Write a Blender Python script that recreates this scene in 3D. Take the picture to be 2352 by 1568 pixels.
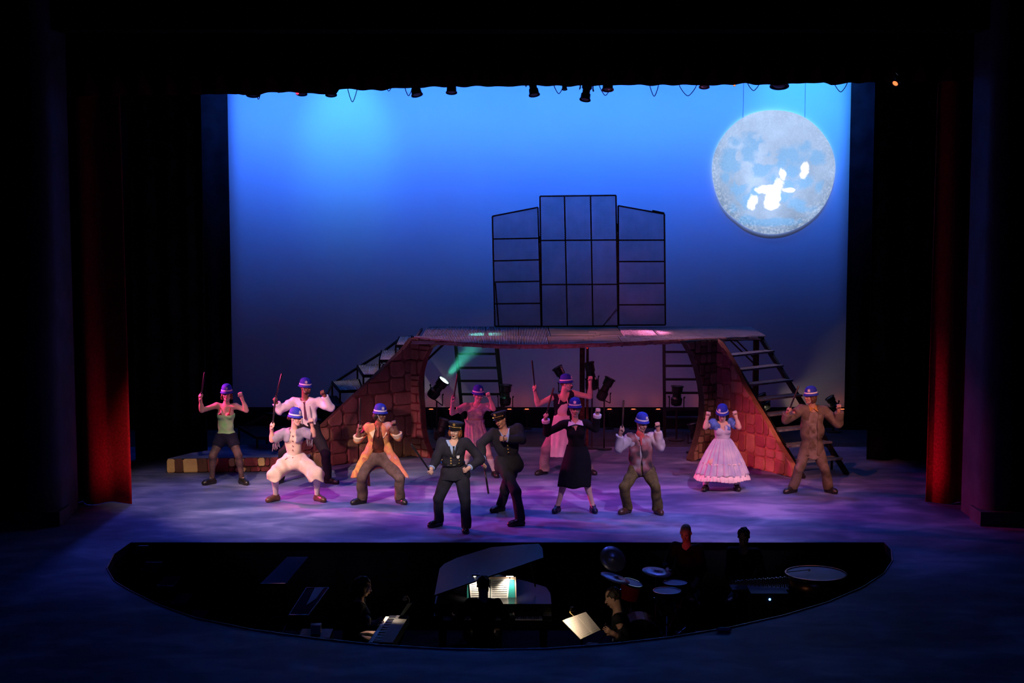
import bpy, math, random
import numpy as np
from mathutils import Vector

for o in list(bpy.data.objects): bpy.data.objects.remove(o)
random.seed(7); np.random.seed(7)
SC = bpy.context.scene
COL = SC.collection

# ------------------------------------------------------------ camera
CH = 5.14
FP = 3500.0
TH = math.atan((784 - 440) / FP)
cam_d = bpy.data.cameras.new('camera'); cam = bpy.data.objects.new('camera', cam_d); COL.objects.link(cam)
cam.location = (0, 0, CH); cam.rotation_euler = (math.pi / 2 - TH, 0, 0)
cam_d.sensor_width = 36; cam_d.lens = FP / 2352 * 36; cam_d.clip_end = 200
SC.camera = cam
SC.view_settings.view_transform = 'Standard'; SC.view_settings.look = 'None'
SC.view_settings.gamma = 1; SC.view_settings.use_curve_mapping = False
SC.view_settings.exposure = 0.0

# points of the place measured from the photograph
_F = np.array([0, math.cos(TH), -math.sin(TH)]); _U = np.array([0, math.sin(TH), math.cos(TH)]); _R = np.array([1.0, 0, 0])
_C = np.array([0, 0, CH])
def ray(px, py): return _F + (px - 1176) / FP * _R - (py - 784) / FP * _U
def onz(px, py, z=0.0):
    d = ray(px, py); return _C + d * ((z - CH) / d[2])
def ony(px, py, Y):
    d = ray(px, py); return _C + d * (Y / d[1])
def onv(px, py, A, B):            # on the vertical plane through floor points A, B
    n = np.array([-(B[1] - A[1]), B[0] - A[0], 0.0]); d = ray(px, py)
    return _C + d * (np.dot(np.array([A[0], A[1], 0]) - _C, n) / np.dot(d, n))

# ------------------------------------------------------------ world and stage lights
w = bpy.data.worlds.new('world'); SC.world = w; w.use_nodes = True
w.node_tree.nodes['Background'].inputs[0].default_value = (0.1, 0.15, 0.6, 1)
w.node_tree.nodes['Background'].inputs[1].default_value = 0.0006

def aim(o, t):
    o.rotation_euler = (Vector(t) - Vector(o.location)).to_track_quat('-Z', 'Y').to_euler()
def spot(name, loc, to, power, color, deg, blend=0.6, r=0.12):
    l = bpy.data.lights.new(name, 'SPOT'); l.energy = power; l.color = color
    l.spot_size = math.radians(deg); l.spot_blend = blend; l.shadow_soft_size = r
    o = bpy.data.objects.new(name, l); COL.objects.link(o); o.location = loc; aim(o, to); return o
def area(name, loc, to, power, color, sx, sy, spread=180):
    l = bpy.data.lights.new(name, 'AREA'); l.shape = 'RECTANGLE'; l.size = sx; l.size_y = sy
    l.energy = power; l.color = color; l.spread = math.radians(spread)
    o = bpy.data.objects.new(name, l); COL.objects.link(o); o.location = loc; aim(o, to); return o

CYC = 33.2
# cyclorama wash from the flies (strip of cells above the drop)
area('cyc_strip_light', (0.6, CYC - 1.2, 8.6), (0.6, CYC, 6.8), 150, (0.025, 0.20, 1.0), 13.5, 0.25, 120)
area('cyc_upper_strip_light', (0.6, CYC - 3.2, 9.4), (0.6, CYC, 6.3), 235, (0.034, 0.165, 1.0), 15.0, 0.3, 46)
area('cyc_low_strip_light', (0.6, CYC - 1.6, 0.5), (0.6, CYC, 2.2), 1, (0.30, 0.08, 0.30), 13.0, 0.15, 150)
spot('cyc_cyan_light', (-3.6, CYC - 2.4, 9.2), (-3.6, CYC, 6.4), 260, (0.10, 0.70, 0.50), 40, 1.0)
spot('cyc_cyan_light', (6.3, CYC - 2.4, 9.2), (6.4, CYC, 7.2), 230, (0.06, 0.65, 0.80), 56, 1.0)
# colour wash on the stage floor and the performers
BLU = (0.10, 0.16, 1.0); VIO = (0.33, 0.16, 1.0); MAG = (1.0, 0.05, 0.32); WRM = (1.0, 0.66, 0.45); LAV = (0.62, 0.45, 1.0)
for i, x in enumerate((-6.2, -2.6, 1.0, 4.6)):
    spot('blue_back_light', (x * 1.0, 28.6, 9.2), (x * .86, 23.6, 0), 900, BLU, 42, 0.9, 0.2)
for i, x in enumerate((-3.6, -0.2, 3.4)):
    spot('violet_top_light', (x, 22.2, 9.2), (x, 24.8, 0), 600, VIO, 40, 0.9, 0.2)
spot('magenta_side_light', (-8.3, 26.6, 3.6), (-3.8, 25.6, 1.3), 4400, MAG, 34, 0.8, 0.1)
spot('magenta_side_light', (-8.3, 27.9, 4.6), (1.4, 26.4, 1.3), 3200, MAG, 26, 0.8, 0.1)
spot('pink_centre_light', (-3.5, 13.5, 10.4), (1.0, 26.9, 1.0), 5600, (1.0, 0.14, 0.32), 15, 0.9, 0.12)
spot('warm_front_light', (-6.5, 13.0, 10.0), (-3.6, 24.4, 0.7), 10500, WRM, 18, 0.8, 0.1)
spot('warm_front_light', (-3.0, 15.5, 9.0), (-5.15, 25.0, 0.7), 2600, (1.0, 0.70, 0.46), 16, 0.7, 0.1)
spot('warm_front_light', (-3.0, 12.0, 9.4), (-0.8, 23.9, 1.2), 4800, WRM, 10, 0.6, 0.1)
spot('red_front_light', (-1.0, 13.0, 10.0), (4.2, 25.6, 0.9), 4300, (1.0, 0.26, 0.15), 15, 0.8, 0.1)
spot('lavender_front_light', (6.0, 13.0, 10.4), (3.0, 24.0, 0.6), 6400, (0.74, 0.52, 0.92), 19, 0.8, 0.1)
spot('lavender_front_light', (-8.0, 13.0, 10.4), (-2.5, 23.8, 0.6), 2200, LAV, 20, 0.8, 0.1)
spot('blue_front_light', (0.0, 8.0, 11.0), (0.0, 19.5, -0.5), 100, (0.05, 0.12, 1.0), 75, 1.0, 0.3)
for x, c in ((-1.4, (1.0, 0.38, 0.55)), (0.6, (1.0, 0.42, 0.42)), (2.4, (1.0, 0.40, 0.45)), (4.0, (1.0, 0.45, 0.60))):
    spot('platform_pink_light', (x, 30.6, 9.0), (x, 30.3, 2.3), 620, c, 28, 0.8, 0.1)
spot('pink_box_light', (-7.2, 20.3, 4.2), (-4.0, 25.3, 1.25), 1500, (1.0, .26, .42), 26, .8, .08)
spot('rose_box_light', (7.2, 20.3, 4.2), (5.0, 25.6, 0.9), 1000, (1.0, .40, .34), 26, .8, .08)
spot('stair_white_light', (-6.5, 26.5, 8.6), (-2.9, 31.6, 1.5), 520, (1.0, .86, .72), 17, .7, .1)
spot('follow_spot', (1.5, 3.0, 9.0), (-0.85, 22.6, 1.25), 8500, (1.0, 0.86, 0.80), 4.6, .5, .06)
spot('curtain_red_light', (-5.3, 24.35, 0.35), (-6.5, 25.0, 1.0), 9, (1.0, 0.06, 0.14), 80, 1.0, 0.05)
spot('curtain_red_light', (6.0, 24.35, 0.35), (7.1, 25.0, 0.8), 8, (1.0, 0.06, 0.14), 70, 1.0, 0.05)

# ------------------------------------------------------------ materials
MATS = {}
def mat(name, color, rough=0.8, metal=0.0, var=0.0, scale=8.0, bump=0.0, bscale=None, color2=None, emis=None, es=0.0, stretch=None, trans=0.0, spec=0.3, detail=3.0, contrast=(0.35, 0.65)):
    if name in MATS: return MATS[name]
    m = bpy.data.materials.new(name); MATS[name] = m; m.use_nodes = True
    nt = m.node_tree; b = nt.nodes['Principled BSDF']
    b.inputs['Base Color'].default_value = (*color, 1); b.inputs['Roughness'].default_value = rough
    b.inputs['Metallic'].default_value = metal; b.inputs['Specular IOR Level'].default_value = spec
    if emis: b.inputs['Emission Color'].default_value = (*emis, 1); b.inputs['Emission Strength'].default_value = es
    if var > 0 or color2 or bump > 0:
        tc = nt.nodes.new('ShaderNodeTexCoord'); mp = nt.nodes.new('ShaderNodeMapping')
        if stretch: mp.inputs['Scale'].default_value = stretch
        nt.links.new(tc.outputs['Object'], mp.inputs[0])
    if var > 0 or color2:
        n = nt.nodes.new('ShaderNodeTexNoise'); n.inputs['Scale'].default_value = scale; n.inputs['Detail'].default_value = detail
        nt.links.new(mp.outputs[0], n.inputs['Vector'])
        r = nt.nodes.new('ShaderNodeValToRGB')
        c2 = color2 or tuple(max(0, c * (1 - var)) for c in color); c1 = color if color2 else tuple(min(1, c * (1 + var)) for c in color)
        r.color_ramp.elements[0].position = contrast[0]; r.color_ramp.elements[1].position = contrast[1]
        r.color_ramp.elements[0].color = (*c2, 1); r.color_ramp.elements[1].color = (*c1, 1)
        nt.links.new(n.outputs['Fac'], r.inputs[0]); nt.links.new(r.outputs[0], b.inputs['Base Color'])
    if bump > 0:
        n2 = nt.nodes.new('ShaderNodeTexNoise'); n2.inputs['Scale'].default_value = bscale or scale * 3; n2.inputs['Detail'].default_value = 4
        nt.links.new(mp.outputs[0], n2.inputs['Vector'])
        bp = nt.nodes.new('ShaderNodeBump'); bp.inputs['Strength'].default_value = 1.0; bp.inputs['Distance'].default_value = bump
        nt.links.new(n2.outputs['Fac'], bp.inputs['Height']); nt.links.new(bp.outputs[0], b.inputs['Normal'])
    if trans > 0:
        t = nt.nodes.new('ShaderNodeBsdfTranslucent'); t.inputs[0].default_value = (*color, 1)
        mx = nt.nodes.new('ShaderNodeMixShader'); mx.inputs[0].default_value = trans
        out = nt.nodes['Material Output']
        nt.links.new(b.outputs[0], mx.inputs[1]); nt.links.new(t.outputs[0], mx.inputs[2]); nt.links.new(mx.outputs[0], out.inputs[0])
    return m

# ------------------------------------------------------------ mesh helpers
def fastmesh(name, V, Q, smooth=True):
    me = bpy.data.meshes.new(name)
    V = np.asarray(V, dtype=np.float32); Q = np.asarray(Q, dtype=np.int32)
    me.vertices.add(len(V)); me.vertices.foreach_set('co', V.ravel())
    k = Q.shape[1]
    me.loops.add(Q.size); me.loops.foreach_set('vertex_index', Q.ravel())
    me.polygons.add(len(Q)); me.polygons.foreach_set('loop_start', np.arange(0, Q.size, k, dtype=np.int32))
    try: me.polygons.foreach_set('loop_total', np.full(len(Q), k, dtype=np.int32))
    except Exception: pass
    if smooth: me.polygons.foreach_set('use_smooth', np.ones(len(Q), dtype=bool))
    me.update(calc_edges=True); me.validate()
    return me
def origin_of(o):
    p = np.zeros(3)
    while o is not None:
        p += np.array(o.location); o = o.parent
    return p
def link(name, me, m, parent=None, label=None, kind=None):
    """an object whose mesh is given in world coordinates; its origin follows its thing"""
    o = bpy.data.objects.new(name, me); COL.objects.link(o)
    if m is not None and len(me.materials) == 0: me.materials.append(m)
    if parent is not None: o.parent = parent
    if label: o['label'] = label
    if kind: o['kind'] = kind
    return o
def thing(name, label, cat, loc=(0, 0, 0), group=None, kind=None):
    o = bpy.data.objects.new(name, None); COL.objects.link(o); o.location = loc
    o.empty_display_size = 0.1
    if label: o['label'] = label; o['category'] = cat
    if group: o['group'] = group
    if kind: o['kind'] = kind
    return o
def tag(o, label, cat, group=None):
    o['label'] = label; o['category'] = cat
    if group: o['group'] = group
    return o
class MB:
    """collects polygons, builds one mesh object"""
    def __init__(s): s.v = []; s.f = []
    def add(s, V, Fs):
        n = len(s.v); s.v += [tuple(float(c) for c in p) for p in V]; s.f += [tuple(i + n for i in f) for f in Fs]; return s
    def box(s, lo, hi):
        x0, y0, z0 = lo; x1, y1, z1 = hi
        return s.add([(x0,y0,z0),(x1,y0,z0),(x1,y1,z0),(x0,y1,z0),(x0,y0,z1),(x1,y0,z1),(x1,y1,z1),(x0,y1,z1)],
                     [(0,3,2,1),(4,5,6,7),(0,1,5,4),(1,2,6,5),(2,3,7,6),(3,0,4,7)])
    def bar(s, a, b, w, h=None, up=(0, 0, 1)):
        h = h or w; a = np.array(a, float); b = np.array(b, float); d = b - a; L = np.linalg.norm(d); d = d / L
        u = np.array(up, float)
        if abs(np.dot(u, d)) > 0.98: u = np.array([0, 1.0, 0])
        x = np.cross(d, u); x /= np.linalg.norm(x); u = np.cross(x, d)
        V = [p + x * sx * w / 2 + u * su * h / 2 for p in (a, b) for sx, su in ((-1,-1),(1,-1),(1,1),(-1,1))]
        return s.add(V, [(0,1,2,3),(7,6,5,4),(0,4,5,1),(1,5,6,2),(2,6,7,3),(3,7,4,0)])
    def tube(s, pts, r, n=8, cap=True):
        pts = [np.array(p, float) for p in pts]; rs = r if isinstance(r, (list, tuple)) else [r] * len(pts)
        V = []; Fs = []; prev = None
        for i, p in enumerate(pts):
            d = pts[min(i + 1, len(pts) - 1)] - pts[max(i - 1, 0)]; d /= (np.linalg.norm(d) + 1e-9)
            if prev is None:
                u = np.array([0, 0, 1.0]) if abs(d[2]) < .9 else np.array([0, 1.0, 0])
            else: u = prev
            x = np.cross(d, u); x /= (np.linalg.norm(x) + 1e-9); u = np.cross(x, d); prev = u
            for k in range(n):
                a = 2 * math.pi * k / n; V.append(p + rs[i] * (math.cos(a) * x + math.sin(a) * u))
        for i in range(len(pts) - 1):
            for k in range(n):
                a, b = i * n + k, i * n + (k + 1) % n; Fs.append((a, b, b + n, a + n))
        if cap: Fs.append(tuple(range(n - 1, -1, -1))); Fs.append(tuple((len(pts) - 1) * n + k for k in range(n)))
        return s.add(V, Fs)
    def lathe(s, prof, o, ax=((1,0,0),(0,1,0),(0,0,1)), sx=1.0, sy=1.0, n=24, capa=True, capb=True):
        X, Y, Z = [np.array(a, float) for a in ax]; o = np.array(o, float); V = []; Fs = []
        for r, z in prof:
            for k in range(n):
                a = 2 * math.pi * k / n; V.append(o + X * r * sx * math.cos(a) + Y * r * sy * math.sin(a) + Z * z)
        for i in range(len(prof) - 1):
            for k in range(n):
                a, b = i * n + k, i * n + (k + 1) % n; Fs.append((a, b, b + n, a + n))
        if capa: Fs.append(tuple(range(n - 1, -1, -1)))
        if capb: Fs.append(tuple((len(prof) - 1) * n + k for k in range(n)))
        return s.add(V, Fs)
    def prism(s, poly, off):
        """planar polygon (3-D points) extruded by the vector off"""
        n = len(poly); off = np.array(off, float); P = [np.array(p, float) for p in poly]
        return s.add(P + [p + off for p in P], [tuple(range(n)), tuple(range(2 * n - 1, n - 1, -1))] + [(i, i + n, (i + 1) % n + n, (i + 1) % n) for i in range(n)])
    def mesh(s, name, org=(0, 0, 0), smooth=False):
        me = bpy.data.meshes.new(name); o = np.array(org)
        me.from_pydata([(p[0] - o[0], p[1] - o[1], p[2] - o[2]) for p in s.v], [], s.f); me.update()
        import bmesh
        bm = bmesh.new(); bm.from_mesh(me); bmesh.ops.recalc_face_normals(bm, faces=bm.faces); bm.to_mesh(me); bm.free()
        if smooth: me.polygons.foreach_set('use_smooth', [True] * len(me.polygons))
        return me
    def build(s, name, m, parent=None, smooth=False, label=None, kind=None, origin=None):
        if parent is not None: org = origin_of(parent)
        elif origin is not None: org = np.array(origin, float)
        else: org = np.zeros(3)
        o = link(name, s.mesh(name, org, smooth), m, parent, label, kind)
        if parent is None and origin is not None: o.location = org
        return o
def auto_smooth(o, deg=40):
    me = o.data
    me.polygons.foreach_set('use_smooth', [True] * len(me.polygons))
    try: me.set_sharp_from_angle(angle=math.radians(deg))
    except Exception: pass
    return o

# ------------------------------------------------------------ signed distance modelling (continuous bodies and clothes)
def nrm(v): v = np.asarray(v, float); return v / (np.linalg.norm(v) + 1e-12)
class Cap:
    def __init__(s, a, b, ra, rb=None, k=0.02, flat=None, f=1.0, neg=False):
        s.a = np.array(a, np.float32); s.b = np.array(b, np.float32); s.ra = ra; s.rb = ra if rb is None else rb
        s.k = k; s.n = None if flat is None else np.array(nrm(flat), np.float32); s.f = f; s.neg = neg
        R = max(s.ra, s.rb)
        s.lo = np.minimum(s.a, s.b) - R; s.hi = np.maximum(s.a, s.b) + R
    def ev(s, P):
        ba = s.b - s.a; pa = P - s.a
        t = np.clip(pa @ ba / (ba @ ba + 1e-12), 0, 1)
        q = pa - t[:, None] * ba
        if s.n is not None:
            q = q + (q @ s.n)[:, None] * (s.f - 1) * s.n
        return np.sqrt((q * q).sum(1)) - (s.ra + (s.rb - s.ra) * t)
class Ell:
    def __init__(s, c, rad, ax=((1,0,0),(0,1,0),(0,0,1)), k=0.03, neg=False):
        s.c = np.array(c, np.float32); s.r = np.array(rad, np.float32); s.A = np.array(ax, np.float32); s.k = k; s.neg = neg
        R = float(max(rad)); s.lo = s.c - R; s.hi = s.c + R
    def ev(s, P):
        q = ((P - s.c) @ s.A.T) / s.r
        k0 = np.sqrt((q * q).sum(1)); g = q / s.r; k1 = np.sqrt((g * g).sum(1)) + 1e-9
        return np.where(k0 < 1e-3, -float(min(s.r)), k0 * (k0 - 1) / k1)
def ev_prims(pr, P, lo=None, hi=None):
    d = np.full(len(P), 0.3, np.float32)
    for p in pr:
        if lo is not None:
            g = np.maximum(np.maximum(p.lo - hi, lo - p.hi), 0)
            if float(np.sqrt((g * g).sum())) > 0.07: continue
        e = p.ev(P)
        if p.neg:
            k = p.k; h = np.clip(.5 - .5 * (d + e) / k, 0, 1); d = d + (-e - d) * h + k * h * (1 - h)
        elif p.k <= 0: d = np.minimum(d, e)
        else:
            h = np.clip(.5 + .5 * (e - d) / p.k, 0, 1); d = e + (d - e) * h - p.k * h * (1 - h)
    return d
class Grp:
    """smooth union of primitives, cut by planes (p, n keeps the side n points away from) or functions"""
    def __init__(s, prims, cuts=()): s.p = prims; s.c = cuts
    def ev(s, P, lo=None, hi=None):
        d = ev_prims(s.p, P, lo, hi)
        for c in s.c:
            if callable(c): e = c(P)
            else: e = (P - np.array(c[0], np.float32)) @ np.array(nrm(c[1]), np.float32)
            d = np.maximum(d, e)
        return d
def ev_groups(gs, P, lo, hi, post):
    d = None
    for g in gs:
        e = g.ev(P, lo, hi)
        d = e if d is None else np.minimum(d, e)
    if post: d = d + post(P)
    return d
def sdf_mesh(name, groups, h=0.008, post=None, org=(0, 0, 0), B=5):
    lo = np.min([p.lo for g in groups for p in g.p if not p.neg], axis=0) - 2.5 * h
    hi = np.max([p.hi for g in groups for p in g.p if not p.neg], axis=0) + 2.5 * h
    S = B * h; nb = np.ceil((hi - lo) / S).astype(int)
    ii = np.stack(np.meshgrid(*[np.arange(n) for n in nb], indexing='ij'), -1).reshape(-1, 3)
    cen = (lo + (ii + .5) * S).astype(np.float32)
    keep = []
    # coarse pass in slabs
    order = np.arange(len(ii))
    for c0 in range(0, len(order), 4096):
        sl = order[c0:c0 + 4096]; P = cen[sl]
        d = ev_groups(groups, P, P.min(0) - S, P.max(0) + S, post)
        keep.append(sl[np.abs(d) < S * 0.87 * 1.25 + 0.012])
    keep = np.concatenate(keep); blk = ii[keep]
    key = (blk // 4) @ np.array([10000, 100, 1]); o = np.argsort(key, kind='stable'); blk = blk[o]; key = key[o]
    g = np.stack(np.meshgrid(*[np.arange(B + 1)] * 3, indexing='ij'), -1).reshape(-1, 3)
    vals = np.empty((len(blk), (B + 1) ** 3), np.float32)
    cuts = np.flatnonzero(np.diff(key)) + 1
    for sl in np.split(np.arange(len(blk)), cuts):
        P = (lo + (blk[sl][:, None, :] * B + g[None]) * h).reshape(-1, 3).astype(np.float32)
        vals[sl] = ev_groups(groups, P, P.min(0), P.max(0), post).reshape(len(sl), -1)
    N = (nb * B + 2).astype(np.int64)
    vg = vals.reshape(-1, B + 1, B + 1, B + 1); vg[np.abs(vg) < 1e-7] = 1e-7
    C = np.stack([vg[:, dx:dx + B, dy:dy + B, dz:dz + B] for dx in (0, 1) for dy in (0, 1) for dz in (0, 1)], -1)
    sg = C < 0; cnt = sg.sum(-1); act = (cnt > 0) & (cnt < 8)
    bi, ci, cj, ck = np.nonzero(act); c = C[bi, ci, cj, ck]
    off = np.array([(dx, dy, dz) for dx in (0, 1) for dy in (0, 1) for dz in (0, 1)], float)
    acc = np.zeros((len(c), 3)); num = np.zeros(len(c))
    for a in range(8):
        for b in range(a + 1, 8):
            if np.abs(off[a] - off[b]).sum() != 1: continue
            m = (c[:, a] < 0) != (c[:, b] < 0); t = np.where(m, c[:, a] / (c[:, a] - c[:, b] + 1e-12), 0)
            acc += m[:, None] * (off[a] + t[:, None] * (off[b] - off[a])); num += m
    cell = blk[bi] * B + np.stack([ci, cj, ck], -1)
    V = lo + (cell + acc / np.maximum(num, 1)[:, None]) * h
    ids = (cell[:, 0].astype(np.int64) * N[1] + cell[:, 1]) * N[2] + cell[:, 2]
    so = np.argsort(ids); sid = ids[so]
    quads = []
    axes = [(1, 2), (2, 0), (0, 1)]
    S0 = vg[:, :B, :B, :B] < 0
    for ax in range(3):
        sh = [slice(0, B)] * 3; sh[ax] = slice(1, B + 1)
        S1 = vg[(slice(None), *sh)] < 0
        m = S0 != S1; eb, ei, ej, ek = np.nonzero(m)
        if len(eb) == 0: continue
        pos = blk[eb] * B + np.stack([ei, ej, ek], -1); pos = pos.astype(np.int64)
        u, v = axes[ax]; eu = np.zeros(3, int); eu[u] = 1; evv = np.zeros(3, int); evv[v] = 1
        q = []
        ok = np.ones(len(pos), bool)
        for dd in (-eu - evv, -evv, 0 * eu, -eu):
            cc = pos + dd; cid = (cc[:, 0] * N[1] + cc[:, 1]) * N[2] + cc[:, 2]
            k = np.searchsorted(sid, cid); k = np.minimum(k, len(sid) - 1); ok &= sid[k] == cid; q.append(so[k])
        q = np.stack(q, -1); fl = ~S0[eb, ei, ej, ek]
        q[fl] = q[fl][:, ::-1]; quads.append(q[ok])
    Q = np.concatenate(quads)
    return fastmesh(name, V - np.array(org), Q)
# ============================================================ SETTING
def stage_floor_material():
    m = bpy.data.materials.new('painted_stage_floor'); m.use_nodes = True; nt = m.node_tree; b = nt.nodes['Principled BSDF']
    b.inputs['Roughness'].default_value = 0.62; b.inputs['Specular IOR Level'].default_value = 0.25
    tc = nt.nodes.new('ShaderNodeTexCoord')
    def noise(sc, st, det, rot=0):
        mp = nt.nodes.new('ShaderNodeMapping'); mp.inputs['Scale'].default_value = st; mp.inputs['Rotation'].default_value = (0, 0, rot)
        nt.links.new(tc.outputs['Object'], mp.inputs[0])
        n = nt.nodes.new('ShaderNodeTexNoise'); n.inputs['Scale'].default_value = sc; n.inputs['Detail'].default_value = det; n.inputs['Distortion'].default_value = 0.6
        nt.links.new(mp.outputs[0], n.inputs['Vector']); return n
    n1 = noise(0.7, (0.8, 1.1, 1), 5, 0.5); n2 = noise(2.2, (0.6, 1.1, 1), 6, -0.4)
    mix = nt.nodes.new('ShaderNodeMix'); mix.data_type = 'FLOAT'; mix.inputs[0].default_value = 0.42
    nt.links.new(n1.outputs['Fac'], mix.inputs[2]); nt.links.new(n2.outputs['Fac'], mix.inputs[3])
    r = nt.nodes.new('ShaderNodeValToRGB'); cr = r.color_ramp
    cr.elements[0].position = 0.38; cr.elements[0].color = (0.055, 0.075, 0.20, 1)
    cr.elements[1].position = 0.62; cr.elements[1].color = (0.28, 0.29, 0.52, 1)
    e = cr.elements.new(0.50); e.color = (0.125, 0.145, 0.32, 1)
    nt.links.new(mix.outputs[0], r.inputs[0]); nt.links.new(r.outputs[0], b.inputs['Base Color'])
    return m
M_floor = stage_floor_material()
M_black = mat('black_velour', (0.012, 0.012, 0.016), 0.95, var=0.3, scale=3, spec=0.05)
M_blackpaint = mat('black_paint', (0.015, 0.015, 0.018), 0.6, var=0.3, scale=6)
M_pitwall = mat('pit_wall_black', (0.006, 0.006, 0.008), 0.9, var=0.3, scale=3, spec=0.05)
M_red = mat('red_velvet', (0.50, 0.008, 0.02), 0.75, var=0.25, scale=30, bump=0.002, bscale=120, spec=0.15)
M_cyc = mat('white_cyclorama_muslin', (0.80, 0.80, 0.84), 0.95, var=0.02, scale=0.8, bump=0.004, bscale=2.0, spec=0.05)
M_plaster = mat('dark_painted_plaster', (0.06, 0.07, 0.11), 0.85, var=0.2, scale=2, bump=0.004, bscale=12)
M_steel = mat('black_steel', (0.03, 0.03, 0.035), 0.45, metal=0.6, var=0.3, scale=20)
M_steelbrown = mat('rusty_painted_steel', (0.10, 0.045, 0.035), 0.6, metal=0.3, var=0.4, scale=14)
M_grate = mat('grey_metal_grating', (0.52, 0.42, 0.42), 0.6, metal=0.0, var=0.25, scale=5)
M_grateT = mat('fibreglass_grating', (0.56, 0.50, 0.52), 0.6, var=0.2, scale=5, trans=0.5)
M_wood = mat('weathered_planks', (0.42, 0.24, 0.20), 0.75, var=0.0, scale=6, color2=(0.16, 0.15, 0.10), stretch=(0.5, 3, 1), bump=0.004)
M_wood2 = mat('greenish_planks', (0.17, 0.15, 0.11), 0.75, var=0.3, scale=6, stretch=(0.5, 3, 1), bump=0.004)

# floor with the curved orchestra pit cut out of it
Ype = onz(1176, 1245)[1]
pl = onz(300, 1245)[0]; pr_ = onz(2030, 1245)[0]
front = [(262,1272),(245,1305),(262,1335),(300,1358),(370,1392),(450,1420),(580,1447),(720,1466),(860,1481),(1000,1490),(1130,1493),(1260,1490),(1400,1480),(1540,1464),(1680,1441),(1800,1414),(1900,1384),(1980,1350),(2030,1318),(2050,1288),(2047,1262)]
rim = [(pl, Ype)] + [tuple(onz(x, y)[:2]) for x, y in front] + [(pr_, Ype)]
# (left of the pit, going round the front, to the right) : outer boundary and hole stitched as two halves
Xo = 11.5; Yn = 12.0; Yf = 34.0; zt = 0.0
mb = MB()
def slab(poly):
    n = len(poly); mb.add([(x, y, 0) for x, y in poly] + [(x, y, -0.12) for x, y in poly],
        [tuple(range(n)), tuple(range(2 * n - 1, n - 1, -1))] + [(i, i + n, (i + 1) % n + n, (i + 1) % n) for i in range(n)])
slab([(-Xo, Ype), (Xo, Ype), (Xo, 30.5), (-Xo, 30.5)])
iL = 2   # leftmost rim point
iR = len(rim) - 3
outer = [(-Xo, Ype)] + [(-Xo, rim[2][1])]
slab([(-Xo, Ype), (-Xo, rim[2][1]), rim[2], rim[1], rim[0]])
slab([(Xo, Ype), rim[-1], rim[-2], rim[-3], (Xo, rim[-3][1])])
for i in range(2, len(rim) - 3):
    a, b = rim[i], rim[i + 1]
    ta = (i - 2) / (len(rim) - 5); tb = (i - 1) / (len(rim) - 5)
    oa = (-Xo + 2 * Xo * ta, Yn); ob = (-Xo + 2 * Xo * tb, Yn)
    slab([a, oa, ob, b])
slab([(-Xo, rim[2][1]), (-Xo, Yn), rim[2]]); slab([(Xo, rim[-3][1]), rim[-3], (Xo, Yn)])
floor = mb.build('floor', M_floor); floor['kind'] = 'structure'
mb = MB(); slab([(-Xo, 30.5), (Xo, 30.5), (Xo, Yf), (-Xo, Yf)]); o = mb.build('floor_upstage', mat('upstage_shade_floor', (.035, .035, .05), .7, var=.4, scale=2, spec=.2)); o['kind'] = 'structure'  # shade of the unlit upstage floor is put into this dark colour
PZ = -1.1
m2 = MB(); n = len(rim)
P1 = [np.array((x, y, -0.005)) for x, y in rim]; P0 = [np.array((x, y, PZ)) for x, y in rim]
m2.add(P1 + P0, [(i, (i + 1) % n, (i + 1) % n + n, i + n) for i in range(n)])
o = m2.build('wall_pit', M_pitwall); o['kind'] = 'structure'
m2 = MB().add([(x, y, PZ) for x, y in rim] + [(x, y, PZ - 0.1) for x, y in rim], [tuple(range(n)), tuple(range(2 * n - 1, n - 1, -1))])
o = m2.build('floor_pit', M_pitwall); o['kind'] = 'structure'
# thin metal nosing round the rim of the pit
tr = MB().tube([(x, y, 0.006) for x, y in rim[1:-1]], 0.010, 6)
o = tr.build('trim_1', mat('pit_edge_metal', (0.20, 0.22, 0.32), 0.4, metal=0.5, var=0.2)); o['kind'] = 'structure'

# proscenium: pilasters each side, wall beyond, header above
def wallbox(name, lo, hi, m=M_plaster):
    o = MB().box(lo, hi).build(name, m); o['kind'] = 'structure'; return o
YP = 24.0
xl = ony(160, 900, YP)[0]; xr = ony(2228, 900, YP)[0]
wallbox('wall_left', (-11.4, YP - .5, 0), (xl - 0.6, YP + .3, 9.6), M_pitwall)
wallbox('wall_right', (xr + 0.55, YP - .5, 0), (11.4, YP + .3, 9.6), M_pitwall)
def pilaster(name, x0, x1):
    cx = (x0 + x1) / 2; hw = (x1 - x0) / 2; m = MB()
    prof = []
    N = 9
    for i in range(N + 1):
        a = math.pi * i / N; prof.append((cx - hw * math.cos(a), YP - 0.5 - 0.28 * math.sin(a)))
    poly = [(x, y, 0.0) for x, y in prof] + [(x1, YP + .3, 0), (x0, YP + .3, 0)]
    m.prism(poly, (0, 0, 9.6)); m.box((x0 - .04, YP - 0.86, 0), (x1 + .04, YP - .3, 0.22))
    o = m.build(name, M_plaster); o['kind'] = 'structure'; auto_smooth(o); return o
pilaster('trim_2', xl - 0.62, xl); pilaster('trim_3', xr, xr + 0.58)
wallbox('wall_header', (-11.4, YP - .45, 7.6), (11.4, YP + .2, 9.8), M_pitwall)
wallbox('wall_back', (-11.4, 33.9, 0), (11.4, 34.1, 9.8), M_pitwall)
wallbox('wall_wing_left', (-11.5, YP, 0), (-11.3, 34, 9.8), M_pitwall)
wallbox('wall_wing_right', (11.3, YP, 0), (11.5, 34, 9.8), M_pitwall)
wallbox('ceiling', (-11.5, YP - .45, 9.8), (11.5, 34.1, 9.95), M_pitwall)

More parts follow.
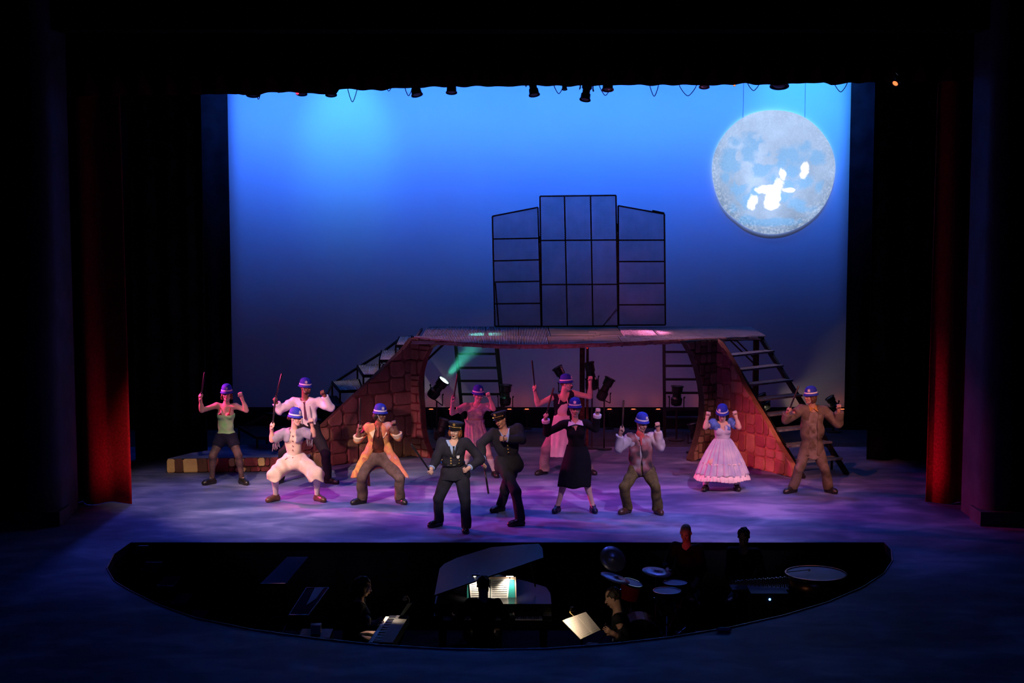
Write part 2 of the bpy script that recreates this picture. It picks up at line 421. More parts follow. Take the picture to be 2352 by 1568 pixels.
def drape(name, x0, x1, Y, z0, z1, amp, wl, m, label=None, cat=None, group=None, taper=0.0, hemj=0.0, seed=0, th=0.012, taperfn=None, parent=None, kind=None, facing=0):
    """a hanging cloth with folds, thickness th"""
    rnd = np.random.RandomState(seed); nx = max(24, int((x1 - x0) / wl * 14)); nz = 14
    u = np.linspace(0, 1, nx); X = x0 + (x1 - x0) * u
    ph = 2 * np.pi * (X - x0) / wl + 0.9 * np.sin(X * 2.1 + seed) + 0.6 * np.sin(X * 5.3 + seed * 2)
    A = amp * (0.75 + 0.35 * np.sin(X * 1.7 + seed))
    V = []
    hem = hemj * (np.sin(X * 3.1 + seed) * .5 + np.sin(X * 7.7 + 1 + seed) * .3 + rnd.randn(nx) * .18)
    for j in range(nz):
        t = j / (nz - 1); zz = z0 + (z1 - z0) * t + (1 - t) * hem
        s = 1 - 0.35 * t
        xc = taperfn(t) if taperfn else 0.0
        yy = Y + A * s * np.sin(ph + 0.25 * t)
        xx = X + xc + 0.25 * A * np.cos(ph)
        V.append(np.stack([xx, yy, zz], -1))
    Fv = np.concatenate(V); Bv = Fv + np.array([0, th, 0]); n = len(Fv)
    Q = []
    for j in range(nz - 1):
        for i in range(nx - 1):
            a = j * nx + i; Q.append((a, a + 1, a + nx + 1, a + nx)); Q.append((a + n, a + nx + n, a + nx + 1 + n, a + 1 + n))
    for i in range(nx - 1):
        a = i; Q.append((a, a + n, a + 1 + n, a + 1)); a = (nz - 1) * nx + i; Q.append((a, a + 1, a + 1 + n, a + n))
    for j in range(nz - 1):
        a = j * nx; Q.append((a, a + nx, a + nx + n, a + n)); a = j * nx + nx - 1; Q.append((a, a + n, a + nx + n, a + nx))
    org = np.array([(x0 + x1) / 2, Y, z0])
    me = fastmesh(name, np.concatenate([Fv, Bv]) - org, Q)
    o = link(name, me, m, parent)
    if parent is None: o.location = org
    if label: tag(o, label, cat, group)
    if kind: o['kind'] = kind
    return o
# red house curtains
YC = onz(270, 1156)[1]
def lean(a): return lambda t: a * t
drape('house_curtain', onz(166, 1156)[0], onz(308, 1156)[0], YC, 0.01, 8.6, 0.26, 0.62, M_red, 'deep red velvet house curtain at the left edge of the stage, folds lit from below', 'curtain', seed=3, taperfn=lean(-0.05))
drape('house_curtain', onz(2132, 1160)[0], onz(2222, 1160)[0], YC, 0.01, 8.6, 0.20, 0.48, M_red, 'narrow deep red velvet house curtain at the right edge of the stage', 'curtain', seed=5, taperfn=lean(0.02))
# red valance across the top and black border with a ragged lower edge
zb = lambda x, y, Y: ony(x, y, Y)[2]
YV = 24.6
def border():
    xs = np.linspace(ony(150, 200, YV)[0], ony(2240, 200, YV)[0], 420)
    edge = [(150,222),(529,216),(560,216),(566,219),(592,219),(640,211),(700,213),(740,216),(775,218),(785,204),(830,206),(880,208),(900,203),(955,202),(1010,199),(1060,200),(1082,198),(1180,199),(1200,196),(1260,197),(1300,198),(1350,197),(1440,195),(1500,196),(1560,195),(1640,196),(1700,192),(1770,196),(1810,192),(1880,190),(1900,195),(1948,190),(2000,190),(2240,186)]
    px = 1176 + xs / YV * FP * .997
    ey = np.interp(px, [e[0] for e in edge], [e[1] for e in edge])
    zl = np.array([ony(p, e, YV)[2] for p, e in zip(px, ey)]) + 0.006 * np.sin(xs * 19)
    nz = 8; V = []
    for j in range(nz):
        t = j / (nz - 1); z = zl * (1 - t) + 9.5 * t
        V.append(np.stack([xs, YV + 0.07 * np.sin(xs * 2 * np.pi / 0.42 + .6 * np.sin(xs * 1.3)), z], -1))
    Fv = np.concatenate(V); nx = len(xs); Bv = Fv + np.array([0, .012, 0]); n = len(Fv); Q = []
    for j in range(nz - 1):
        for i in range(nx - 1):
            a = j * nx + i; Q += [(a, a + 1, a + nx + 1, a + nx), (a + n, a + nx + n, a + nx + 1 + n, a + 1 + n)]
    for i in range(nx - 1): Q.append((i, i + n, i + 1 + n, i + 1))
    org = np.array([0, YV, 7.0]); o = link('top_border', fastmesh('top_border', np.concatenate([Fv, Bv]) - org, Q), mat('dark_red_velour', (0.05, 0.004, 0.006), 0.9, var=.3, scale=8, spec=.08)); o.location = org
    tag(o, 'very dark red gathered border cloth across the top of the stage opening', 'curtain')
border()
# black legs and masking either side of the cyclorama
c0 = ony(533, 560, CYC); xL0 = ony(529, 216, CYC)[0]; xL1 = ony(540, 890, CYC)[0]; xR0 = ony(1948, 190, CYC)[0]; xR1 = ony(1940, 933, CYC)[0]
zc0 = ony(1200, 935, CYC)[2]
cy = MB(); N = 60
V = []; 
xsl = np.linspace(-9.2, 9.2, N)
for z in np.linspace(zc0, 9.4, 24):
    for x in xsl: V.append((x, CYC + 0.012 * math.sin(x * 3.1) * math.sin(z * .7), z))
Fs = [(j * N + i, j * N + i + 1, (j + 1) * N + i + 1, (j + 1) * N + i) for j in range(23) for i in range(N - 1)]
n = len(V); V2 = [(x, y + 0.01, z) for x, y, z in V]
Fs += [tuple(k + n for k in f[::-1]) for f in Fs]
cy.add(V, Fs).add([], []); cy.v += V2
cyc = cy.build('cyclorama', M_cyc, smooth=True); tag(cyc, 'huge plain cyclorama cloth glowing blue behind the whole set', 'backdrop')
YL = CYC - 0.5
xl2 = ony(534, 560, YL)[0]; xr2 = ony(1945, 560, YL)[0]
drape('masking_drape', xl2 - 3.4, xl2 - 0.02, YL, 0.0, 9.4, 0.05, 0.5, M_black, 'black masking leg cloth beside the blue cyclorama, behind the left red curtain', 'curtain', seed=11, taperfn=lambda t: -0.02 + 0.0 * t)
drape('masking_drape', xr2 + 0.02, xr2 + 3.2, YL, 0.0, 9.4, 0.05, 0.5, M_black, 'black masking leg cloth at the edge of the cyclorama nearest the moon', 'curtain', seed=12)
YL2 = 29.0
drape('masking_drape', ony(300, 600, YL2)[0], ony(470, 600, YL2)[0], YL2, 0.0, 9.4, 0.08, 0.4, M_black, 'black leg cloth standing just behind the left red curtain, a step nearer the audience', 'curtain', seed=13)
drape('masking_drape', ony(2000, 600, YL2)[0], ony(2190, 600, YL2)[0], YL2, 0.0, 9.4, 0.08, 0.4, M_black, 'black leg cloth just behind the narrow right red curtain', 'curtain', seed=14)
drape('black_ground_row', ony(430, 900, CYC - .25)[0], ony(2050, 900, CYC - .25)[0], CYC - .2, 0.0, zc0 + 0.0, 0.01, 1.2, M_black, 'long low black masking cloth along the foot of the cyclorama', 'curtain', seed=15)
# row of footlights at the foot of the cyclorama
fl0 = None
for i, px in enumerate([880, 925, 990, 1035, 1170, 1210, 1400, 1455, 1512, 1610, 1840, 1935]):
    p = ony(px, 944, CYC - .38); t = thing('cyc_footlight', 'small amber footlight at the foot of the backdrop, ' + ['behind the white-shirted man', 'second from the left end', 'behind the arch pier', 'under the lit lantern', 'left of the policeman', 'behind the bare-armed man', 'just right of the centre post', 'middle of three right of centre', 'left of the right ladder', 'behind the stone pier', 'behind the open stairs', 'right end of the row'][i], 'lamp', (p[0], p[1], 0.36), group='amber footlights along the cyclorama')
    m = MB(); m.box((p[0] - .07, p[1] - .05, .36), (p[0] + .07, p[1] + .05, .43)); m.bar((p[0], p[1], 0), (p[0], p[1], .36), .03); m.box((p[0] - .09, p[1] - .09, 0), (p[0] + .09, p[1] + .09, .03)); m.build('housing', M_steel, t)
    MB().box((p[0] - .04, p[1] + .0, .431), (p[0] + .04, p[1] + .04, .44)).build('lens', mat('amber_lens', (1, .2, .05), .3, emis=(1, .18, .06), es=2), t)
    l = bpy.data.lights.new('amber_glow_light', 'POINT'); l.energy = .16; l.color = (1, .16, .06); l.shadow_soft_size = .03
    lo = bpy.data.objects.new('amber_glow_light', l); COL.objects.link(lo); lo.location = (p[0], p[1] + .18, .54)

# ------------------------------------------------------------ the moon: a round back-lit box hung before the cyclorama
def vnoise(x, y, seed=0, oct=5):
    r = np.random.RandomState(seed); G = r.rand(64, 64); out = np.zeros_like(x); a = 0.5; f = 1.0; tot = 0
    for o_ in range(oct):
        X = x * f + o_ * 7.3; Y = y * f + o_ * 3.1; xi = np.floor(X).astype(int); yi = np.floor(Y).astype(int); fx = X - xi; fy = Y - yi
        fx = fx * fx * (3 - 2 * fx); fy = fy * fy * (3 - 2 * fy); g = lambda i, j: G[i % 64, j % 64]
        out += a * ((g(xi, yi) * (1 - fx) + g(xi + 1, yi) * fx) * (1 - fy) + (g(xi, yi + 1) * (1 - fx) + g(xi + 1, yi + 1) * fx) * fy)
        tot += a; a *= .55; f *= 2.03
    return out / tot
def moon():
    YM = CYC - 0.06; cpt = ony(1776.5, 394.5, YM); R = np.linalg.norm(ony(1776.5 + 141.5, 394.5, YM) - cpt)
    nr, na = 150, 420
    rr = np.linspace(0, 1, nr); aa = np.linspace(0, 2 * np.pi, na, endpoint=False)
    RR, AA = np.meshgrid(rr, aa, indexing='ij')
    x = RR * np.cos(AA); y = RR * np.sin(AA)                      # unit disc, y up
    def S(cx, cy, rx, ry, rot=0.0):                              # soft blob, crop pixels of the photo
        X = (x - (cx - 840) / 672); Y = (y + (cy - 785) / 672); c, s = math.cos(rot), math.sin(rot)
        U = (X * c - Y * s) / (rx * 1.22 / 672); W = (X * s + Y * c) / (ry * 1.22 / 672)
        return np.clip(1.15 - np.sqrt(U * U + W * W), -1, 1)
    wx = (vnoise(x * 5 + 3, y * 5, 1) - .5); 
    edge = (vnoise(x * 7 + 5, y * 7 + 2, 4, 6) - .5) * 1.7
    sea = np.full_like(x, -1.0)
    for b in [(420,470,60,45),(380,620,95,90),(330,720,60,60),(560,560,80,120),(650,470,90,80),(440,720,60,100),(300,850,40,55),(480,960,80,80),(560,1080,90,80),(720,730,110,70),(690,800,90,50),(940,640,70,110),(1060,620,110,90),(1150,530,70,60),(1310,640,70,70),(1180,900,110,70),(1040,770,90,80),(1345,930,50,70),(1000,920,70,50),(950,1060,90,60),(1100,1130,110,60),(1170,1190,100,40),(800,1320,330,32),(560,1300,120,40),(420,1180,60,50),(760,590,40,40),(830,870,100,60),(640,1000,60,50)]:
        sea = np.maximum(sea, S(*b))
    land = np.full_like(x, -1.0)
    for b in [(460,620,28,60),(760,660,90,40),(740,540,50,70),(520,830,90,80),(700,880,110,22,0.1),(900,360,180,110),(540,720,60,40)]:
        land = np.maximum(land, S(*b))
    sea = sea + edge; land = land + edge * .9
    seaf = np.clip((sea + .10) / .70, 0, 1) * .78 * (1 - np.clip((land - .1) / .3, 0, 1))
    hot = np.full_like(x, -1.0)
    for b in [(620,1110,55,70),(625,1160,30,50),(820,980,120,60),(900,920,70,90),(940,830,38,70),(1000,985,70,22),(830,1080,90,90),(850,1150,80,50),(1180,760,42,70),(1155,830,36,40),(760,985,80,40)]:
        hot = np.maximum(hot, S(*b))
    hotf = np.clip((hot + edge * .9 - .12) / .42, 0, 1)
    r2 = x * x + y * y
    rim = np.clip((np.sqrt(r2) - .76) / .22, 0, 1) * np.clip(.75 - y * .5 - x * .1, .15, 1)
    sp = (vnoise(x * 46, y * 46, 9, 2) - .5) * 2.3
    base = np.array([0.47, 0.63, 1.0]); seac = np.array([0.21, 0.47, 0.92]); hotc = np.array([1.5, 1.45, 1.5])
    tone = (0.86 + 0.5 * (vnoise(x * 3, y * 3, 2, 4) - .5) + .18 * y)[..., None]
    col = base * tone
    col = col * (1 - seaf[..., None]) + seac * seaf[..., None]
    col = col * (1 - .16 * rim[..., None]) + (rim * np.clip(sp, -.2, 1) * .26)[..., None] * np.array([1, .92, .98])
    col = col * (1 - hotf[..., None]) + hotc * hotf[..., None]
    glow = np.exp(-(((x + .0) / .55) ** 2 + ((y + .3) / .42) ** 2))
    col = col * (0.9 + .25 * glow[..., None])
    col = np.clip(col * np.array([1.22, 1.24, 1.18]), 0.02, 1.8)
    # front face verts + side + back
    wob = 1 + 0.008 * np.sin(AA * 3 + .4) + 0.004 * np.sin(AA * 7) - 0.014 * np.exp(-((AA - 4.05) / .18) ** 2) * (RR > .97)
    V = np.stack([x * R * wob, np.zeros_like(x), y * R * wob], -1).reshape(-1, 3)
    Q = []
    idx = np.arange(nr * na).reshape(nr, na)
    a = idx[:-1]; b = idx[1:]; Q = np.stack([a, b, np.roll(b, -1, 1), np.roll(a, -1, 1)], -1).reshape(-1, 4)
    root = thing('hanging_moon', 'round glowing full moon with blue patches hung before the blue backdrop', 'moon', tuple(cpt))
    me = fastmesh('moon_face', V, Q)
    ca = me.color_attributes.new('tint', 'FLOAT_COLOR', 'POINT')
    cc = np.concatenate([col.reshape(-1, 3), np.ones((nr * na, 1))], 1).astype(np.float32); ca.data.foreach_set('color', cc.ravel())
    m = bpy.data.materials.new('backlit_moon_cloth'); m.use_nodes = True; nt = m.node_tree; nt.nodes.clear()
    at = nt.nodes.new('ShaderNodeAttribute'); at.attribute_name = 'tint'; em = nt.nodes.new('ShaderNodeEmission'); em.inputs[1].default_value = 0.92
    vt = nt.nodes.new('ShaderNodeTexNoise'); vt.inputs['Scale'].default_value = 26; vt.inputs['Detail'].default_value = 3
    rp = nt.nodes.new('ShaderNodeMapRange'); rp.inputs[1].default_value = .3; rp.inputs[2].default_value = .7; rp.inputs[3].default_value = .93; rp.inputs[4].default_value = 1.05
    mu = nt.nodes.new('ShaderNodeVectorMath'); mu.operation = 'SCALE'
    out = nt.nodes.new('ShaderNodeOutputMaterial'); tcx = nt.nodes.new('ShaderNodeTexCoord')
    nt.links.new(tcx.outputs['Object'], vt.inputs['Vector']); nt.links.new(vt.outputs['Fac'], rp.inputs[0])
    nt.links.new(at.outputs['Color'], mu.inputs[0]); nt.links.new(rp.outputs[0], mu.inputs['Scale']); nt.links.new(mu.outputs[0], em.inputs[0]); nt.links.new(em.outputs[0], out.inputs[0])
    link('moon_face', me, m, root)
    mm = MB(); W = [cpt + np.array([wob[-1, i] * R * math.cos(aa[i]), 0, wob[-1, i] * R * math.sin(aa[i])]) for i in range(0, na, 5)]
    n = len(W); B_ = [p + np.array([0, .035, 0]) for p in W]; c1 = cpt + np.array([0, .035, 0])
    mm.add([p + np.array([0, .004, 0]) for p in W] + B_ + [c1], [(i, (i + 1) % n, (i + 1) % n + n, i + n) for i in range(n)] + [(i + n, (i + 1) % n + n, 2 * n) for i in range(n)])
    mm.build('moon_shell', mat('backlit_moon_side', (.5, .6, 1), .6, emis=(0.35, 0.55, 1.0), es=.8), root, smooth=False)
    for sx in (-.5, .5):
        MB().tube([cpt + np.array([sx * R, .05, R * .86]), cpt + np.array([sx * R, .05, 9.3 - cpt[2]])], .004, 5).build('hanging_wire', M_steel, root)
moon()

# ------------------------------------------------------------ stone flats
def clip_poly(subj, clip):
    def area_(p): return sum(p[i][0] * p[(i + 1) % len(p)][1] - p[(i + 1) % len(p)][0] * p[i][1] for i in range(len(p)))
    if area_(clip) < 0: clip = clip[::-1]
    out = list(subj)
    for i in range(len(clip)):
        a, b = clip[i], clip[(i + 1) % len(clip)]; inp = out; out = []
        if not inp: break
        ins = lambda p: (b[0] - a[0]) * (p[1] - a[1]) - (b[1] - a[1]) * (p[0] - a[0]) >= 0
        for j in range(len(inp)):
            p, q = inp[j - 1], inp[j]
            if ins(q) != ins(p):
                dx, dy = q[0] - p[0], q[1] - p[1]; ex, ey = b[0] - a[0], b[1] - a[1]
                den = ex * dy - ey * dx
                if abs(den) > 1e-9:
                    t = -(ex * (p[1] - a[1]) - ey * (p[0] - a[0])) / den; out.append((p[0] + t * dx, p[1] + t * dy))
            if ins(q): out.append(q)
    return out
def parea(p): return abs(sum(p[i][0] * p[(i + 1) % len(p)][1] - p[(i + 1) % len(p)][0] * p[i][1] for i in range(len(p)))) / 2
def split_rects(x0, y0, x1, y1, rnd, mn, mx, vert=0.5):
    w_, h_ = x1 - x0, y1 - y0
    if w_ > mx or h_ > mx or (w_ * h_ > mx * mn * 1.3 and rnd.random() < .8):
        if (w_ > h_ * (1.25 if rnd.random() < vert else .8)):
            c = x0 + w_ * rnd.uniform(.36, .64); return split_rects(x0, y0, c, y1, rnd, mn, mx, vert) + split_rects(c, y0, x1, y1, rnd, mn, mx, vert)
        if h_ > mn * 1.6:
            c = y0 + h_ * rnd.uniform(.36, .64); return split_rects(x0, y0, x1, c, rnd, mn, mx, vert) + split_rects(x0, c, x1, y1, rnd, mn, mx, vert)
    return [(x0, y0, x1, y1)]
def stone_panel(root, outline, A, B, mats, base_m, seed, mn=.16, mx=.42, th=.09, name='wall_flat', vert=.5, back=+1, minsize=.0035, gap=.011):
    """outline: photograph pixels mapped on the vertical plane through A-B"""
    A = np.array([A[0], A[1], 0.0]); B = np.array([B[0], B[1], 0.0]); e = nrm(B - A); nv = np.array([-e[1], e[0], 0])
    if nv[1] < 0: nv = -nv                                  # away from the audience
    W = [onv(x, y, A, B) for x, y in outline]
    uv = [(float(np.dot(p - A, e)), float(p[2])) for p in W]
    to3 = lambda u, v, d=0.0: A + e * u + np.array([0, 0, v]) - nv * d
    MB().prism([to3(u, max(v, 0.0)) for u, v in uv], nv * th).build(name, base_m, root)
    rnd = random.Random(seed); us = [p[0] for p in uv]; vs = [p[1] for p in uv]
    cells = split_rects(min(us), min(vs), max(us), max(vs), rnd, mn, mx, vert)
    for (x0, y0, x1, y1) in cells:
        j = lambda s=.028: rnd.uniform(-s, s); g = gap
        c = .22 * min(x1 - x0, y1 - y0); q = [(x0 + g + c, y0 + g), (x1 - g - c * rnd.uniform(.4, 1), y0 + g + j(.01)), (x1 - g, y0 + g + c * .8), (x1 - g + j(.006), y1 - g - c * rnd.uniform(.4, 1)), (x1 - g - c * .8, y1 - g), (x0 + g + c * rnd.uniform(.3, 1), y1 - g + j(.006)), (x0 + g, y1 - g - c * .7), (x0 + g + j(.006), y0 + g + c * .8)]
        p = clip_poly(uv, q)
        if len(p) < 3 or parea(p) < minsize: continue
        cl = [p[0]]
        for a in p[1:]:
            if math.hypot(a[0] - cl[-1][0], a[1] - cl[-1][1]) > .006: cl.append(a)
        p = cl
        if len(p) < 3: continue
        cu = sum(a[0] for a in p) / len(p); cv = sum(a[1] for a in p) / len(p); d0 = rnd.uniform(.018, .036)
        n = len(p); s1 = .87
        ring0 = [to3(u, v, 0.0) for u, v in p]; ring1 = [to3(u, v, d0 * .6) for u, v in p]
        ring2 = [to3(cu + (u - cu) * s1, cv + (v - cv) * s1, d0) for u, v in p]
        m = MB().add(ring0 + ring1 + ring2, [(i, (i + 1) % n, (i + 1) % n + n, i + n) for i in range(n)] + [(i + n, (i + 1) % n + n, (i + 1) % n + 2 * n, i + 2 * n) for i in range(n)] + [tuple(range(2 * n, 3 * n))])
        m.build('stone', rnd.choice(mats), root)
    return to3
def stonemat(nm, c, c2): return mat(nm, c, .8, color2=c2, scale=5, bump=.008, bscale=22)
SB = [stonemat('brown_stone', (.34, .18, .13), (.24, .125, .09)), stonemat('tan_brown_stone', (.42, .23, .16), (.30, .16, .11)), stonemat('dark_brown_stone', (.27, .14, .10), (.19, .10, .07))]
ST = [stonemat('terracotta_stone', (.62, .26, .20), (.48, .19, .15)), stonemat('maroon_stone', (.48, .14, .15), (.38, .11, .12)), stonemat('orange_stone', (.68, .34, .24), (.56, .26, .18))]
SP = [stonemat('pier_stone', (.34, .24, .17), (.24, .16, .12)), stonemat('pier_dark_stone', (.20, .12, .09), (.13, .08, .06))]
M_mortarB = mat('brown_mortar', (.20, .10, .07), .9, var=.2, scale=6, bump=.006)
M_mortarT = mat('orange_mortar', (.55, .22, .15), .9, var=.2, scale=6, bump=.006)
M_mortarP = mat('pier_mortar', (.12, .075, .06), .9, var=.2, scale=6)
# left wall
A1 = onz(690, 1078); B1 = onz(945, 1047)
lw = thing('stone_wall', 'sloping brown stone wall rising to the raised platform behind the man in the orange coat', 'stage set', tuple((A1 + B1) / 2))
stone_panel(lw, [(690,1078),(698,1018),(722,1000),(733,983),(775,944),(830,893),(880,845),(925,802),(945,776),(951,776),(951,1046),(945,1047)], A1, B1, SB, M_mortarB, 21, .20, .55)
# its edge pier, curving into an arch
A2 = onz(944, 1047); B2 = onz(990, 1052)
stone_panel(lw, [(944,1047),(945,775),(1030,784),(1004,787),(985,800),(974,822),(966,850),(961,880),(966,930),(969,985),(976,1018),(984,1036),(989,1052)], A2, B2, [stonemat('pale_brown_stone', (.46, .24, .16), (.34, .17, .11)), SB[1]], mat('dark_red_edge', (.22, .045, .05), .85, var=.25, scale=5), 4, .12, .32, th=.16, name='arch_pier')
# low wall in front of the low platform
A3 = onz(386, 1086); B3 = onz(712, 1081)
lp = thing('low_stone_platform', 'low platform at the left, light and shade painted into its tan and maroon stones', 'stage set', tuple((A3 + B3) / 2))
MS = stonemat('warm_lit_stone', (.72, .50, .24), (.60, .38, .20)); MD = stonemat('wine_stone', (.26, .05, .07), (.17, .035, .05)); MDK = stonemat('shadow_stripe_stone', (.14, .06, .05), (.10, .045, .04))  # warm light patches and diagonal shadows are put into these stone colours
hz = onv(400, 1053, A3, B3)[2]
def low_stones():
    e = nrm(B3 - A3); L = np.linalg.norm(B3 - A3)
    P = lambda u, v, d=0.: A3 + e * u + np.array([0, -d, v])
    m = MB(); m.prism([P(0, 0), P(L, 0), P(L, hz), P(0, hz)], (0, .05, 0)); m.build('plinth', mat('dark_mortar', (.09, .035, .035), .9, var=.2), lp)
    k = 4.3545; sc = lambda x: (360 + x / k)
    U = lambda x: float(np.dot(onv(sc(x), 1070, A3, B3) - A3, e))
    rnd = random.Random(5)
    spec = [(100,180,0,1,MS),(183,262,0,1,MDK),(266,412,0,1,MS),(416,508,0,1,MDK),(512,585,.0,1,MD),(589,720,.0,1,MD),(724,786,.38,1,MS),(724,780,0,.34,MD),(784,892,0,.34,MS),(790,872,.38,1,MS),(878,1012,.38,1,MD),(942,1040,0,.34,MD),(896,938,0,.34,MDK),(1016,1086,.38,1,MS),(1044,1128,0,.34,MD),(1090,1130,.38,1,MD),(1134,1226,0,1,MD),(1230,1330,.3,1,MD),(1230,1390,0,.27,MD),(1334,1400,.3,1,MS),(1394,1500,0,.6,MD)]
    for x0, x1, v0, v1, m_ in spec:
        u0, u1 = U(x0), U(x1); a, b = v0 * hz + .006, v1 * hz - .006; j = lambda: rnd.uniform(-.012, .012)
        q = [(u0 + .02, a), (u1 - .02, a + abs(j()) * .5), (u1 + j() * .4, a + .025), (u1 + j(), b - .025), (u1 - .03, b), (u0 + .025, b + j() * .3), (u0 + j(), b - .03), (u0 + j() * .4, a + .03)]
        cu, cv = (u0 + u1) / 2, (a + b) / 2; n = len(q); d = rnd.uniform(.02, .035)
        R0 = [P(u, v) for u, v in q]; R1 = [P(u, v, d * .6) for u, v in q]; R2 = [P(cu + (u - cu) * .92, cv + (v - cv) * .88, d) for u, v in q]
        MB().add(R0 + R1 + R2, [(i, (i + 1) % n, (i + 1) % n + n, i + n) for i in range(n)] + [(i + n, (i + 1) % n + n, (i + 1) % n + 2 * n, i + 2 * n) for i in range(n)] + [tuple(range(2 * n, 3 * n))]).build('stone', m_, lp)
    # deck of the low platform
    back = [onz(560, 1022, hz), onz(720, 1026, hz)]
    top = [P(0, hz), P(L, hz), back[1] + np.array([0, .5, 0]), back[0], onz(440, 1040, hz)]
    MB().prism([p - np.array([0, 0, .03]) for p in top], (0, 0, .034)).build('deck', M_floor, lp)
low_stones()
# right wall and its pier
A4 = onz(1640, 1052); B4 = onz(1822, 1097)
rw = thing('stone_wall', 'tall terracotta stone wall sloping down beside the open stairs', 'stage set', tuple((A4 + B4) / 2))
stone_panel(rw, [(1640,1052),(1643,779),(1652,786),(1668,808),(1686,838),(1702,873),(1730,920),(1760,968),(1790,1022),(1816,1062),(1822,1078),(1820,1097)], A4, B4, ST, M_mortarT, 33, .17, .46, vert=.25)
A5 = onz(1588, 1060); B5 = onz(1646, 1053)
stone_panel(rw, [(1574,784),(1648,779),(1647,1053),(1612,1050),(1598,1056),(1589,1061),(1588,1056),(1600,1024),(1609,990),(1616,955),(1617,915),(1613,885),(1605,850),(1592,815)], A5, B5, SP, M_mortarP, 8, .10, .26, th=.16, name='arch_pier', vert=.2)
# ============================================================ RAISED PLATFORM
ZD = 2.29
fe = [(945,776),(985,780),(1020,783),(1080,787),(1150,790.5),(1210,791.5),(1300,790.5),(1400,787),(1500,782),(1600,777.5),(1700,773.5),(1751,771.8)]
FE = np.array([onz(x, y, ZD) for x, y in fe]); Yb = onz(1300, 749.5, ZD)[1]; Ym = onz(1176, 771, ZD)[1]
XL, XR = FE[0][0], FE[-1][0]
def Yfr(x): return float(np.interp(x, FE[:, 0], FE[:, 1]))
deck = thing('raised_platform', 'raised platform of gratings and planks bridging the two stone walls', 'platform', (0.9, Ym, ZD))
def dpx(px, py): return onz(px, py, ZD)[0]
def grate(x0, x1, y0f, y1f, m, pitch=.031, parent=deck, z=ZD, name='grating', label=None, wob=0.0):
    mb = MB(); k = int((x1 - x0) / pitch)
    for i in range(k + 1):
        x = x0 + (x1 - x0) * i / k; a = y0f(x); b = y1f(x)
        if b - a < .02: continue
        mb.box((x - .0075, a, z - .035), (x + .0075, b, z))
    yy = min(y0f((x0 + x1) / 2) + .1, 99); ye = y1f((x0 + x1) / 2)
    while yy < ye:
        xa, xb = x0, x1
        if y0f(x0) < yy or y0f(x1) < yy: mb.box((x0, yy - .006, z - .03), (x1, yy + .006, z - .008))
        yy += .3
    return mb.build(name, m, parent, kind='stuff', label=label)
cm = lambda v: (lambda x: v)
g = .02
# front row
xa, xb = dpx(1258, 780), dpx(1425, 780)
grate(XL + .05, xa - g, lambda x: Yfr(x) + .04, cm(Ym - g), M_grate); grate(xb + g, XR - .1, lambda x: Yfr(x) + .04, cm(Ym - g), M_grate)
# back row (translucent grating, lit from lamps underneath)
edges = [onz(975, 760, ZD)[0], dpx(1114, 760), dpx(1191, 760), dpx(1261, 760)]
for a, b in zip(edges[:-1], edges[1:]): grate(a + g, b - g, cm(Ym + g), cm(Yb - .03), M_grateT)
edges2 = [dpx(1426, 760), dpx(1502, 760), dpx(1588, 760), dpx(1668, 760), dpx(1742, 760)]
for a, b in zip(edges2[:-1], edges2[1:]): grate(a + g, b - g, cm(Ym + g), cm(Yb - .03), M_grateT)
# planks in the middle
def planks(x0, x1, y0f, y1, n, seed):
    rnd = random.Random(seed); xs = [x0]
    for k in range(n):
        ya = (lambda x, k=k: y0f(x) + (y1 - y0f(x)) * k / n); yb2 = (lambda x, k=k: y0f(x) + (y1 - y0f(x)) * (k + 1) / n)
        cut = x0 + (x1 - x0) * rnd.uniform(.3, .7)
        for p, q in ((x0, cut), (cut, x1)):
            m = MB(); pts = np.linspace(p + .004, q - .004, 4)
            poly = [(x, ya(x) + .006, ZD - .03) for x in pts] + [(x, yb2(x) - .006, ZD - .03) for x in pts[::-1]]
            m.prism(poly, (0, 0, .03 + rnd.uniform(-.003, .003))); m.build('plank', rnd.choice([M_wood, M_wood, M_wood2]), deck)
planks(xa, xb, lambda x: Yfr(x) + .04, Ym - .01, 5, 1); planks(dpx(1262, 760), dpx(1424, 760), cm(Ym + .01), Yb - .03, 6, 2)
# frame, curved fascia, joists
m = MB()
m.bar((XL, Ym, ZD - .05), (XR, Ym, ZD - .05), .04, .08); m.bar((XL + .2, Yb, ZD - .05), (XR - .05, Yb, ZD - .05), .05, .09)
for x in [XL + .05, edges[1], edges[2], xa, xb, edges2[1], edges2[2], edges2[3], XR - .08]:
    m.bar((x, Yfr(x) + .03, ZD - .06), (x, Yb, ZD - .06), .035, .06)
m.build('steel_frame', M_steelbrown, deck)
fas = MB(); xs = np.linspace(XL, XR - .75, 90); rnd = random.Random(3); V = []
for x in xs:
    y = Yfr(x); j = rnd.uniform(-.006, .006); V += [(x, y - .015, ZD + .003), (x, y - .03 + j, ZD - .03), (x, y - .012 + j, ZD - .078 + j * 1.2), (x, y + .06, ZD - .075), (x, y + .04, ZD + .003)]
fas.add(V, [(i * 5 + k, (i + 1) * 5 + k, (i + 1) * 5 + (k + 1) % 5, i * 5 + (k + 1) % 5) for i in range(89) for k in range(5)] + [(0, 1, 2, 3, 4), tuple(89 * 5 + k for k in (4, 3, 2, 1, 0))])
fas.build('fascia', mat('carved_fascia', (.66, .34, .31), .8, color2=(.36, .19, .17), scale=14, bump=.01, bscale=40), deck)
m = MB(); m.bar((XR - .78, Yfr(XR - .78), ZD - .04), (XR + .03, Yfr(XR), ZD - .04), .03, .06); m.build('edge_beam', M_steel, deck)
